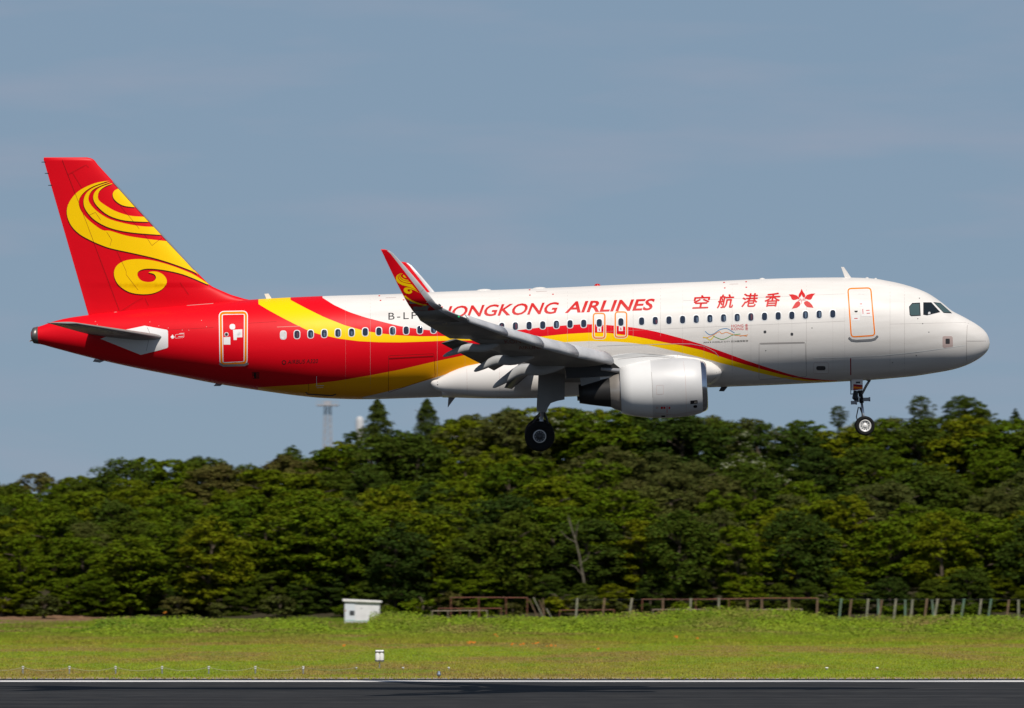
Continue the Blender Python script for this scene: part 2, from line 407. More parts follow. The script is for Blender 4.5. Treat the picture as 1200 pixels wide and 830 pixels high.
ck = [[(1065.3,359.6),(1069,355.3),(1078,354.9),(1078.8,370.2),(1067.5,370.8),(1066,369)],
      [(1082,354.6),(1091.3,354.6),(1101.7,365.9),(1086.3,369.8),(1082,369)],
      [(1093.8,354.3),(1102.0,355.2),(1115.6,367.3),(1105.8,366.9)]]
for wi, w_ in enumerate(ck):
    c = np.mean(np.array(w_), axis=0)
    big = [tuple(c + (np.array(p) - c) * 1.0 + (np.array(p) - c) / np.linalg.norm(np.array(p) - c) * 1.1) for p in w_]
    fr = poly('cockpit_window', big, M['placard'], FB, fus, .004, 2)
    o = poly('window_seal', [tuple(c + (np.array(p) - c) * 1.02) for p in w_], M['black'], FB, fr, .008, 2); o.name = 'window_seal'
    if wi == 1: poly('pane_patch', rrect([(1087.6,366),(1090,365.6),(1090.4,368),(1087.4,368.8)], .8), M['rimgrey'], FB, fr, .03, 2)  # flat pale patch on the middle pane, standing for the pilot's shirt
    poly('window_glass', [tuple(c + (np.array(p) - c) * .88) for p in w_], M['glassck'] if wi == 1 else M['glassck_sheen'], FB, fr, .012, 2)
fr = poly('probe_plate', rrect([(1104.4,394),(1116.4,394),(1116.8,407.6),(1104.6,407.8)], 2.5), M['pink'], FB, fus, .005)
poly('probe', rrect([(1108,397),(1113,397),(1113,403),(1108,403)], 1), M['rimdark'], FB, fr, .01)
stroke('pale_stripe', [(954,419.6),(990,418.6),(1030,416.8),(1060,414.2),(1083,411.6),(1110,407.8),(1132,404.6)], .55, M['lineW'], FB, fus)
stroke('red_marking', [(996.8,420),(997,439.6)], 2.4, M['lineW'], FB, fus, .005)
stroke('red_marking', [(996.8,420),(997,439.6)], 1.4, paint('marking_dark_red', (.3,.01,.02), .5), FB, fus, .009)
stroke('radome_seam', [(1133,399.8),(1158,399.8)], .45, M['line'], FB, fus)
poly('service_panel', rrect([(957,426),(970.5,426),(970.5,437.5),(957,437.5)], 2), M['white'], FB, fus, .004)
stroke('panel_outline', rrect([(953.6,425.2),(971,425.2),(971,438),(953.6,438)], 1.5), .35, M['pink'], FB, fus, .006, True)
poly('drain_port', rrect([(956.6,429),(967.4,429),(967.4,434),(956.6,434)], 2.4), M['rimdark'], FB, fus, .008, 2)
for c_ in ((896.4,389),(928,391.7)):
    poly('static_port', rrect([(c_[0]-1.6,c_[1]-1.6),(c_[0]+1.6,c_[1]-1.6),(c_[0]+1.6,c_[1]+1.8),(c_[0]-1.6,c_[1]+1.8)], 1.2), M['rimdark'], FB, fus, .006, 2)
for c_ in ((1075.5,373.6),(1081.3,379.4),(1077.4,349.6),(1088.5,389.4),(1073.8,416.8),(1046,425),(951.6,384.5),(897.4,411),(1109,434.8),(1096,437.0)):
    poly('sensor_dot', rrect([(c_[0]-.6,c_[1]-.6),(c_[0]+.6,c_[1]-.6),(c_[0]+.6,c_[1]+.6),(c_[0]-.6,c_[1]+.6)], .5, 2), M['rimdark'], FB, fus, .006, 2)
# cargo doors and skin seams
stroke('forward_cargo_door_seam', rrect([(889.6,402.2),(943.6,401),(945.2,441.4),(889.4,445)], 2.5), .45, M['line'], FB, fus, .006, True)
stroke('forward_cargo_door_hinge', [(891,403.2),(942.6,401.9)], 1.0, M['line'], FB, fus, .009)
stroke('rear_cargo_door_seam', rrect([(455.4,417),(508.6,414.6),(510,441.5),(455.2,460)], 1.5), .45, M['lineR'], FB, fus, .006, True)
stroke('rear_cargo_door_hinge', [(456,418.8),(508,416.1)], 1.7, M['red'], FB, fus, .03)
stroke('rear_cargo_door_hinge', [(456,420),(508,417.3)], .5, M['lineR'], FB, fus, .034)
stroke('service_door_seam', [(361.6,449.5),(361.8,461)], .4, M['lineR'], FB, fus)
stroke('service_door_sill', [(358.2,459.6),(361,462),(389,463.6),(393.8,462)], 1.3, M['gearblack'], FB, fus, .012)
for xx in (434, 512.4, 585, 665, 742, 774, 858, 945, 1043, 1060):
    yt, yb = top(xx) + 1.5, bot(xx) - 1.5
    stroke('skin_seam', [(xx, yt + (yb - yt) * k / 14) for k in range(15)] if xx not in (742,774) else [(xx, yt + (yb - yt) * k / 28) for k in range(15)], .22, M['line'], FB, fus, .004)
for (a, b_) in (((700,389.0),(990,376.5)),((800,352.5),(990,344.5)),((1043,380),(1132,378))):
    stroke('lap_seam', [a, b_], .2, M['line'], FB, fus, .004)
for xx in (405, 545, 565, 620, 642, 690, 716, 800, 825, 880, 912, 928, 976, 990):
    yt, yb = top(xx) + 1.5, bot(xx) - 1.5
    stroke('skin_seam', [(xx, yt + (yb - yt) * k / 14) for k in range(15)], .1, M['line'], FB, fus, .004)
for (a, b_) in (((120,391),(250,384)),((290,379),(324,377))):
    stroke('lap_seam', [a, b_], .25, M['lineR'], FB, fus, .004)
# reflection along the rear window belt, painted as a pale line
beltm = paint('window_belt_sheen', (.68, .05, .035), .45)
stroke('window_belt_reflection', [(324.5,383.4),(345,382.6),(352,382.3)], .7, paint('belt_reflection', (.72,.25,.2), .5), FB, fus, .004)
# ------------------------------------------------------------------ cabin windows
winx = [332 + 16.0 * k for k in range(23)] + [702.3, 727.6] + [751.9 + 16.0 * k for k in range(15)]
def wy(x): return 392.8 - (x - 332) * (24.9 / 644)
rw = random.Random(3)
for i, x in enumerate(winx):
    y = wy(x); hwid, hh = 3.0, 4.5
    fr = poly('cabin_window', rrect([(x-hwid-1.0,y-hh-.9),(x+hwid+1.0,y-hh-1),(x+hwid+1.0,y+hh+.9),(x-hwid-1.0,y+hh+1)], 3.8), M['rimgrey'], FB, fus, .006, 3)
    poly('window_glass', rrect([(x-hwid,y-hh),(x+hwid,y-hh-.1),(x+hwid,y+hh),(x-hwid,y+hh+.1)], 3.0), M['blind'] if i == 0 else M['glass'], FB, fr, .010, 3)
    if i and rw.random() < .55:     # half lowered blinds and pale headrests behind the pane
        u = rw.uniform(-.5, 1.2); top_ = y - hh + rw.uniform(1.2, 3.5)
        poly('pane_patch', rrect([(x-.9+u,top_),(x+1.5+u,top_),(x+1.3+u,y+hh-1),(x-.4+u,y+hh-1)], .9), rw.choice([M['glass2'], M['glass2'], paint('seat_back_plum', (.10,.03,.05), .5)]), FB, fr, .013, 3)
# ------------------------------------------------------------------ doors
def door(name, outer, r, wout, inner_col, label):
    c = np.mean(np.array(outer), axis=0)
    d = poly(name, rrect(outer, r), inner_col, FB, fus, .004, 4); d.data.materials[0] = M['livery']
    stroke('door_outline', rrect(outer, r), wout, M['placard'], FB, d, .007, True)
    stroke('orange_outline', rrect(outer, r), wout * .55, M['orange'], FB, d, .011, True)
    lt(d, label); return d
d = door('passenger_door', [(993.6,338.4),(1020.4,337.6),(1025.2,393.2),(997.6,395)], 4, 2.9, None, 'front passenger door outlined in orange')
poly('door_placard', [(1006,353.6),(1011.6,353.4),(1011.8,359),(1006.2,359)], M['placard'], FB, d, .012)
poly('door_placard', [(1009,361),(1021.4,360.6),(1022.4,371),(1009.4,371)], M['placard'], FB, d, .012)
poly('door_placard', [(998,369.6),(1007.6,369.4),(1007.8,376),(998.4,376)], M['placard'], FB, d, .012)
for (a, b_) in (((1007.4,356.4),(1010.4,356.3)),((1011,362.4),(1011.3,368)),((1015,364),(1019,363.8)),((1015.6,367.4),(1019.4,367.2)),((1001,373.4),(1005,373.3))):
    stroke('placard_print', [a, b_], .8, M['textred'], FB, d, .016)
poly('door_window', rrect([(1001.2,362.6),(1005,362.4),(1005.2,366.2),(1001.2,366.2)], 1.8), M['black'], FB, d, .014, 2)
stroke('door_sill', [(994.6,395.6),(998,398.6),(1004,399.3),(1021,398.3),(1025.4,397),(1028.6,393.6)], 2.4, M['gear'], FB, d, .03)
d = door('passenger_door', [(258.6,367),(288.2,366.4),(287.8,425.6),(259.6,427)], 4, 4.6, None, 'rear passenger door with broad white and orange outline')
poly('door_placard', rrect([(269,379.8),(275.8,379.8),(275.8,386.4),(269,386.4)], 3.3), M['placard'], FB, d, .012, 2)
poly('door_placard', [(273,386.6),(284,386),(284,395.4),(277.6,395.6),(277.4,398.6),(273.8,398.6)], M['placard'], FB, d, .012)
poly('door_placard', [(261.9,395.4),(269.9,395),(270,404),(262,404)], M['placard'], FB, d, .012)
poly('door_window', rrect([(263,389.6),(267.8,389.6),(267.8,394.4),(263,394.4)], 2.2), M['rimgrey'], FB, d, .013, 2)
poly('door_window', rrect([(263.8,390.4),(267,390.4),(267,393.8),(263.8,393.8)], 1.5), M['black'], FB, d, .017, 2)
stroke('door_sill', [(257.2,426),(262,428.4),(287,427.6),(291,425.6)], 2.6, M['gear'], FB, d, .03)
for k, (x0, yy0, yy1) in enumerate(((694.8,367.4,396.4),(720.4,365.8,395.2))):
    d = door('overwing_exit', [(x0+.6,yy0),(x0+14,yy0),(x0+14,yy1),(x0+.6,yy1)], 3.5, 3.1, None, ('rear' if k == 0 else 'front') + ' overwing exit outlined in orange')
    x = winx[23 + k]; y = wy(x)
    poly('exit_glass', rrect([(x-3,y-4.4),(x+3,y-4.4),(x+3,y+4.4),(x-3,y+4.4)], 3), M['glass'], FB, d, .016, 3)
    poly('exit_placard', [(x-2.4,y+5.2),(x+2.4,y+5.2),(x+2.4,y+10.6),(x-2.4,y+10.6)], M['placard'], FB, d, .014)
    stroke('placard_print', [(x-.2,y+6.6),(x+.1,y+9.4)], 1.2, M['textred'], FB, d, .018)
# ------------------------------------------------------------------ lettering
letters('lettering', 'HONGKONG', 511, 656, 372.6, 367.2, 13.2, M['textred'], FB, fus, .38, bold=.018)
letters('lettering', 'AIRLINES', 662.0, 768.6, 366.6, 363.0, 13.0, M['textred'], FB, fus, .38, bold=.024)
letters('registration', 'B-LPM', 455.2, 502, 374.8, 373.2, 8.0, M['black'], FB, fus, .0, bold=.0, spacing=1.25)
letters('lettering', 'AIRBUS A320', 337, 373, 426.6, 425.4, 4.6, M['black'], FB, fus, .15)
stroke('emblem', [(332.8+2.2*math.cos(a/12*2*math.pi), 424.8+2.2*math.sin(a/12*2*math.pi)) for a in range(12)], .9, M['black'], FB, fus, .008, True)
for ch, x0, x1, y in (('空',811.6,832.6,361.0),('航',840.4,861.2,360.0),('港',868.6,889.2,358.8),('香',895.2,915.4,358.2)):
    letters('lettering', ch, x0, x1, y, y - .7, 14.2, M['textred'], FB, fus, .2, fat=((.4, 0), (-.4, 0), (0, .35), (0, -.35)))
# five petalled flower emblem
def q6(a): return [(780 + x / 5.93, 320 + y / 5.93) for x, y in a]
pet = [[(945,110),(957,134),(968,148),(971,162),(963,174),(952,166),(945,150),(938,166),(927,174),(923,162),(926,148),(936,132)],
       [(855,150),(885,149),(910,156),(925,170),(931,184),(918,181),(905,187),(888,189),(876,182),(870,166)],
       [(1041,143),(1012,144),(985,152),(970,168),(963,183),(976,180),(990,186),(1006,187),(1016,178),(1024,160)],
       [(877,249),(890,226),(903,206),(922,194),(934,204),(938,216),(930,231),(912,243)],
       [(1028,243),(1018,222),(1002,205),(984,194),(968,198),(960,208),(968,224),(984,238)]]
vs_ = []
for pt in pet: poly('flower_emblem', q6(pt), M['textred'], FB, fus, .008, 4)
strokes('emblem_lines', [q6([(930,180),(945,188),(962,180)]), q6([(918,188),(945,196),(974,186)]), q6([(940,176),(936,186),(925,192)]), q6([(955,176),(960,186),(972,192)]), q6([(945,190),(944,215)])], .4, M['textred'], FB, fus, .008)
# ribbon emblem with its words
rib = [('blue', [(275,405),(290,420),(312,430),(340,420),(370,398),(400,388),(430,388),(455,402),(480,418)]),
       ('green', [(330,438),(360,452),(395,462),(430,450),(465,432),(520,424)]),
       ('orng', [(258,450),(290,448),(330,432),(372,408),(390,422),(420,412),(440,418),(480,432),(530,436),(572,430)]),
       ('yel2', [(262,446),(285,452),(308,466),(325,452),(340,436)]), ('orng', [(515,440),(540,436),(565,440)])]
for mt, pt in rib: stroke('ribbon_emblem', q6(catmull(pt, 4)), .75 if mt != 'yel2' else 1.1, M[mt], FB, fus, .008)
letters('lettering', 'HONG', *[780 + v / 5.93 for v in (457, 541)], 383.6, 383.1, 3.0, M['textred'], FB, fus, 0)
letters('lettering', 'KONG', *[780 + v / 5.93 for v in (457, 541)], 387.2, 386.8, 3.0, M['textred'], FB, fus, 0)
letters('lettering', '香', *[780 + v / 5.93 for v in (552, 572)], 383.2, 383, 3.4, M['textred'], FB, fus, 0)
letters('lettering', '港', *[780 + v / 5.93 for v in (552, 572)], 387.0, 386.8, 3.2, M['textred'], FB, fus, 0)
letters('lettering', "ASIA'S WORLD CITY 亞洲國際都會", 824.2, 877, 402.2, 400.4, 1.9, M['black'], FB, fus, 0)
# grime and small red prints near the roof
for (x, y) in ((444.5,346.8),(446,352.2),(473,351.6),(621,346),(648,345),(620.6,339.8),(848.5,331.2),(849.3,337.6),(874.6,336.8),(874.4,330.4)):
    poly('step_mark', rrect([(x-1,y-.5),(x+1,y-.6),(x+1,y+.5),(x-1,y+.6)], .4, 2), M['textred'], FB, fus, .006, 3)
strokes('step_mark', [[(452,349.2),(464,348.6)],[(628,342),(641,341.4)],[(855,333.3),(865,332.9)]], .45, M['pink'], FB, fus, .006)
strokes('stencil_print', [[(210,391),(216,390.6)],[(209,394.6),(215,394.2)],[(371,441),(371,452)],[(370,452.4),(380,451.8)],[(371,454.6),(379,454)]], .5, M['placard'], FB, fus, .006)
stroke('stencil_outline', rrect([(205.5,392.2),(215.6,391.4),(215.6,395.6),(205.5,396.6)], 1), .3, M['placard'], FB, fus, .006, True)
poly('stencil_print', [(202.2,392),(203.6,394),(204.8,395),(203,397),(201.4,397),(199.8,395),(201,394)], M['placard'], FB, fus, .007, 3)
# rivet like scuffs on the rear fuselage
rs = random.Random(5)
for k in range(10):
    x = rs.uniform(110, 250); y = rs.uniform(374, 388)
    poly('paint_chip', [(x-.4,y-.3),(x+.4,y-.3),(x+.4,y+.3),(x-.4,y+.3)], M['pink'], FB, fus, .006, 3)
# aft dark recess
poly('outflow_recess', [(295.4,436),(304,436),(304,444),(296,444)], M['lineR'], FB, fus, .006); poly('outflow_recess', [(297.4,437),(300,437),(300,443.4),(297.8,443.4)], M['black'], FB, fus, .01)
# ------------------------------------------------------------------ blade aerials
def fin_plate(name, pts, th, mat, y=0, parent=air):
    a = [P(px, py, y) for px, py in pts]; n = len(a)
    v = [(p.x, p.y - th, p.z) for p in a] + [(p.x, p.y + th, p.z) for p in a]
    f = [tuple(range(n)), tuple(range(n, 2 * n))[::-1]] + [(i, n + i, n + (i + 1) % n, (i + 1) % n) for i in range(n)]
    return mobj(name, v, f, mat, parent)
fin_plate('blade_aerial', [(985.6,312.9),(988.9,313.1),(998,326.4),(990.4,326.4)], .03, M['white'])
fin_plate('blade_aerial', [(309.8,344.5),(314.7,344.1),(319.4,351.6),(312.9,351.8)], .03, M['placard'])
fin_plate('blade_aerial', [(525.6,463.6),(535.4,463.6),(529,472),(524.6,478)], .03, M['gear'])
fin_plate('blade_aerial', [(842.4,458.6),(848.4,458.8),(853.6,452.4),(845.6,452.2)], .04, M['gearblack'])
fin_plate('drain_mast', [(108.8,424),(111,420.8),(122.6,423),(117,425.2)], .04, M['gear'])
fin_plate('drain_mast', [(250.2,452.6),(254,448.4),(262,449.6),(258,452.6)], .04, M['gear'])
for (x, l, h_) in ((567,20,1.6),(632,18,1.5),(893,8,1.4),(1016,5,.9),(1026,4,.9)):
    a = P(x, top(x), 0); 
    MB().loft([[(a.x + (l / 60) * math.cos(math.pi * t) * 1.0, .22 * math.cos(2 * math.pi * k / 12) * math.sin(math.pi * max(t, .02)), a.z - .04 + (h_ / 30 + .04) * math.sin(math.pi * max(t, .02)) * max(0, math.sin(2 * math.pi * k / 12))) for k in range(12)] for t in np.linspace(0, .98, 9)]).build('roof_fairing', M['white'], air, True)
a = P(700, top(700) , 0); MB().lathe([(-.05,.13),(.03,.12),(.07,.07),(.085,.0)], a, (0,0,1), 12).build('beacon', paint('beacon_red', (.5,.01,.01), .2), air, True)
# ------------------------------------------------------------------ fin
def foil(n=14, t=.1, camber=0., cut=1.0):
    """closed airfoil loop (x 0..cut, z), starting at the upper trailing edge going to the nose and back below"""
    xs_ = [(1 - math.cos(math.pi * i / n)) / 2 * cut for i in range(n + 1)]
    th = lambda x: 5 * t * (.2969 * math.sqrt(x) - .126 * x - .3516 * x * x + .2843 * x ** 3 - .1036 * x ** 4)
    cm = lambda x: camber * 4 * x * (1 - x)
    up = [(x, cm(x) + max(th(x), 0.002 if x > 0 else 0)) for x in reversed(xs_)]
    lo = [(x, cm(x) - max(th(x), 0.002)) for x in xs_[1:]]
    return up + lo
def fin_station(py):
    """(x of trailing edge, x of leading edge) in px at height py"""
    te = np.interp(py, [184.5,187,369,380], [51.5,51,103.6,107])
    le = np.interp(py, [184.4,185.2,187.5,193,230,264.5,316.7,330,334.8,338.4,345.7,350.4,353,356,380], [101,106,110.5,114.4,148.4,180.2,228.4,241.5,246.5,254,271,287,300,306,310])
    return te, le
ringsF = []
for py in [375,368,362,357,353,350.4,347.8,345.7,342,338.4,336,333,330,326,322,319,316.7,312,306,300,290,280,264.5,250,230,215,200,193,189,187,185.6,184.6]:
    te, le = fin_station(py); a, b_ = P(te, py, 0), P(le, py, 0)
    tl = .105 if py < 335 else .105 * (228 - 98) / (le - 98)
    if py < 186: tl *= .45
    ch = (b_ - a).length; dirv = (a - b_) / ch
    ringsF.append([tuple(b_ + dirv * (u * ch) + Vector((0, w * ch, 0))) for u, w in foil(30, tl)])
fin = MB().loft(ringsF).build('vertical_stabiliser', M['red'], air, True)
TB = bvh_of(fin)
c1 = lambda a: [(30 + x / 5.533, 175 + y / 5.533) for x, y in a]
c2 = lambda a: [(120 + x / 5.533, 230 + y / 5.533) for x, y in a]
S1o = c1([(545,205),(470,215),(400,240),(340,275),(295,325),(270,380),(272,440),(300,500),(350,550),(420,590),(500,625)]) + c2([(70,342),(200,370),(330,400),(430,430),(520,462),(590,491),(622,512)])
S1i = c2([(590,478),(515,400),(425,305),(414,293),(350,285),(250,272),(150,255),(50,225)]) + c1([(500,525),(440,485),(390,440),(355,390),(345,345),(355,310),(385,275),(430,245),(480,225),(535,207)])
S2o = c1([(550,213),(480,232),(430,255),(395,285),(378,325),(380,370),(405,415),(450,460),(520,500),(600,525),(700,542)]) + c2([(332,249),(378,252)])
S2i = c2([(330,200),(250,195),(150,178),(50,150)]) + c1([(480,415),(435,375),(410,335),(412,300),(435,265),(480,240),(540,218)])
S3o = c1([(560,222),(500,240),(460,265),(440,300),(445,340),(480,385),(540,430),(620,458),(700,468)]) + c2([(298,168)])
S3i = c2([(268,135),(200,130),(150,120),(80,95),(20,60)]) + c1([(475,330),(470,295),(485,265),(520,240),(560,226)])
ball = c1([(600,257),(575,270),(565,295),(575,325),(610,355),(650,370),(708,377)])
curl = c2([(690,576),(600,515),(520,478),(430,445),(330,418),(240,408),(160,415),(105,440),(78,480),(80,530),(110,580),(170,620),(240,635),(320,632),(385,605),(418,560),(405,520),(370,495),(330,488),(300,495),(335,505),(348,530),(330,552),(290,557),(250,545),(228,515),(235,488),(275,472),(340,472),(430,485),(520,507),(600,538)])
SW = [catmull(S1o, 3) + catmull(S1i[:3], 1) + catmull(S1i[3:], 3), catmull(S2o, 3) + catmull(S2i, 3), catmull(S3o, 3) + catmull(S3i, 3), catmull(ball, 4), catmull(curl, 3, True)]
for s_ in SW:
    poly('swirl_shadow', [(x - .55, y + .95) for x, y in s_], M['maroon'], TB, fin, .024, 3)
    poly('swirl_motif', s_, M['yellow'], TB, fin, .044, 3)
stroke('leading_edge_strip', [(115.2,194.6),(149.0,231.8),(180.0,265.4),(227.2,316.6)], 1.3, M['metal'], TB, fin, .056)
stroke('rudder_seam', [(73,187.2),(103,265),(140,364)], .35, M['lineR'], TB, fin, .054)
for q_ in [[(79.5,204.5),(101,193),(104,196)],[(85,202),(96,220)],[(105,252),(112,249),(118,258)],[(125,272),(131,281),(129,288)],[(141,241),(163,268)],[(169,274),(178,288),(190,278.5)],[(137,294),(148,318),(148,322),(162,340)],[(211,331),(221,345)],[(140,365.8),(160,353),(168,349)],[(170,349.5),(174,358)]]: stroke('fin_panel_seam', q_, .3, M['lineR'], TB, fin, .054)
strokes('fin_scuff', [[(148,359.6),(180,357.4)],[(219,358.2),(250,355.8)],[(121,367),(137,365.8)]], .45, M['pink'], FB, fus, .006)
for y_ in (190, 203.2, 217.2):
    te, _ = fin_station(y_); a = P(te + 1.5, y_, 0); MB().tube([a, a + Vector((-.16, 0, .0))], [.02, .012], 6).build('static_wick', M['black'], fin)
# ------------------------------------------------------------------ horizontal stabiliser
poly('root_plate', rrect([(147,386.6),(169.5,381.6),(196.8,387.2),(196.8,407.2)], .8) and [(117.7,397.2),(147,386.6),(169.5,381.9),(196,386.8),(197,388),(197,407),(195.6,408),(186.7,410.6),(165,416)], M['placard'], FB, fus, .012)
stroke('plate_seam', [(172.6,384),(176,391),(174,400),(171.6,411)], .5, M['line'], FB, fus, .018)
def loft_surface(name, st, mat, t, mirror, parent, camber=0, cut=1.0, n=14):
    """st: (LE point, TE point, thickness ratio, up vector)"""
    rg = []
    for le, te, tt, up in st:
        le, te = Vector(le), Vector(te); ch = (te - le).length; dv = (te - le) / ch; upn = Vector(up); upn = (upn - dv * upn.dot(dv)).normalized()
        rg.append([le + dv * (u * ch) + upn * (w * ch) for u, w in foil(n, tt, camber, cut)])
    if mirror: rg = [[Vector((p.x, -p.y, p.z)) for p in r_][::-1] for r_ in rg]
    return MB().loft(rg).build(name, mat, parent, True)
hs_le0, hs_te0 = P(196, 396.2, -1.0), P(103, 391.5, -.8)
hs_le1, hs_te1 = P(90, 379.0, -6.1), P(55.5, 378.6, -6.1)
up_ = Vector((0, -.1, 1))
st = [(hs_le0 + Vector((.3, .5, -.03)), hs_te0 + Vector((.1, .5, -.03)), .10, (0, .1, 1))]
for t_ in np.linspace(0, 1, 6): st.append((hs_le0.lerp(hs_le1, t_), hs_te0.lerp(hs_te1, t_), .10, (0, .1, 1)))
e1 = hs_le1 + Vector((-.35, -.12, .012)); st.append((e1, hs_te1 + Vector((-.02, -.12, .01)), .05, (0, .1, 1)))
for mir in (False, True):
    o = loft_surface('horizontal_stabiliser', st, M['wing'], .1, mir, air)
    HS = bvh_of(o)
    if not mir:
        stroke('elevator_seam', [(78,380.4),(110,388.4)], .3, M['line'], HS, o, .006)
        lt(o, 'near tailplane')
# ------------------------------------------------------------------ wings
M['canoe'] = paint('fairing_pale_grey', (.40, .40, .395), .45, 0, 0, .2, 2)
YE = 5.75
le_e = P(722, 422.5, -YE); le_t = P(548, 374, -16.0)
SWP = (le_e.x - le_t.x) / (16.0 - YE)
_A = np.array([[YE - 2, (YE - 2) ** 2], [14.0, 196.0]])
# height of the leading edge along the span: gentle dihedral plus flex, through the two measured points
z_root = le_e.z - .36
cf = np.linalg.solve(_A, np.array([le_e.z - z_root, le_t.z - z_root]))
def wle(y):
    return Vector((le_e.x - (y - YE) * SWP, -y, z_root + cf[0] * (y - 2) + cf[1] * (y - 2) ** 2))
def wchord(y): return float(np.interp(y, [0, 1.9, 6.4, 16.6], [6.6, 6.15, 3.85, 1.62]))
def wst(y, cut=1.0, tt=None):
    le = wle(y); c = wchord(y); inc = float(np.interp(y, [2, 6.4, 16], [3.5, 1.5, -.5])); t = tt or float(np.interp(y, [2, 6.4, 16.6], [.145, .115, .105]))
    te = le + Vector((-c * math.cos(R(inc)), 0, -c * math.sin(R(inc))))
    return le, te, t, (0, .12, 1)
def mirrored(mb_v): return [(v[0], -v[1], v[2]) for v in mb_v]
def partial(y0, y1, u0, u1, cam=.012, n=6, wn_=14):
    """a slice of the wing section between chord fractions"""
def wing_part(name, y_list, cut, mat, parent, mir, nose=False):
    st_ = [wst(y) for y in y_list]
    return loft_surface(name, st_, mat, .1, mir, parent, .012, cut, 18)
def tip_stations():
    """blend and sharklet: measured in the photo, leading edge / trailing edge / lateral position"""
    le = [(548,374,16.0),(530,366.5,16.62),(519,361,17.08),(511,355.6,17.42),(503.5,346.4,17.57),(489,328.9,17.68),(474.5,312,17.78),(464,300.6,17.85),(460.5,297,17.9),(455.5,293.6,17.92),(451,292.3,17.93)]
    te = [(496,376,16.0),(489.5,371,16.6),(483.6,364.4,17.04),(479,357.8,17.38),(475,351,17.53),(466.7,335,17.64),(459.2,319.5,17.74),(452,304.5,17.83),(449.5,299,17.9),(447,294,17.92),(446.2,292.2,17.93)]
    ups = [7,14,28,50,70,78,80,80,80,80,80]
    out = []
    for (a, b_, u) in zip(le, te, ups):
        out.append((P(a[0], a[1], -a[2]), P(b_[0], b_[1], -b_[2]), .1 if b_[1] > 300 else .05, (0, math.sin(R(u)), math.cos(R(u)))))
    return out
RF = Vector((0, 0, -1))
flap_m = M['wingtop']
def flap(name, ys, parent, mir, defl=34, k=.30, dx=.80, drop=.07):
    st_ = []
    for y in ys:
        le, te, t, up = wst(y); c = (te - le).length; d = (te - le) / c
        fc = max(k * c, .62 if y > 6.5 else 1.25)
        fl = le + d * (dx * c) + Vector((0, 0, -drop * c - .02)); dd = Vector((-math.cos(R(defl)), 0, -math.sin(R(defl))))
        st_.append((fl, fl + dd * fc, .13, (0, .1, 1)))
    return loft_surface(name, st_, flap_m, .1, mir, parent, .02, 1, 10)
def nose_band(o, n, frac, stop):
    """bare leading edge: the faces of the section's nose take the second material"""
    L_ = 2 * n + 1; xs_ = [u for u, w in foil(n, .1)]; nr = len(o.data.vertices) // L_
    for p in o.data.polygons:
        if len(p.vertices) != 4: continue
        k = sorted(set(v % L_ for v in p.vertices)); r_ = min(v // L_ for v in p.vertices)
        if max(xs_[i] for i in k) <= frac * 1.35 and (stop == 1 or r_ < nr - stop + 1): p.material_index = 1
def canoe(tip, y, parent, mir, w=.15, h=.22):
    le, te, t, up = wst(y); a = le.lerp(te, .42); tip = P(*tip, -y)
    m = le.lerp(te, .86) + Vector((0, 0, -.20)); a = a + Vector((0, 0, -.10))
    pts = catmull([tuple(a), tuple(a.lerp(m, .5) + Vector((0, 0, -.09))), tuple(m), tuple(m.lerp(tip, .55) + Vector((0, 0, .02))), tuple(tip)], 4)
    n = len(pts); rg = []
    for i, p in enumerate(pts):
        s_ = i / (n - 1); f_ = math.sin(math.pi * min(1, (s_ * .97 + .02)) ** .8) ** .55 if s_ < .97 else .12
        rg.append([(p[0], (p[1] + w * f_ * math.cos(2 * math.pi * q / 14)) * (-1 if mir else 1), p[2] + h * f_ * math.sin(2 * math.pi * q / 14)) for q in range(14)])
    if mir: rg = [r_[::-1] for r_ in rg]
    return MB().loft(rg).build('flap_track_fairing', M['canoe'], parent, True)
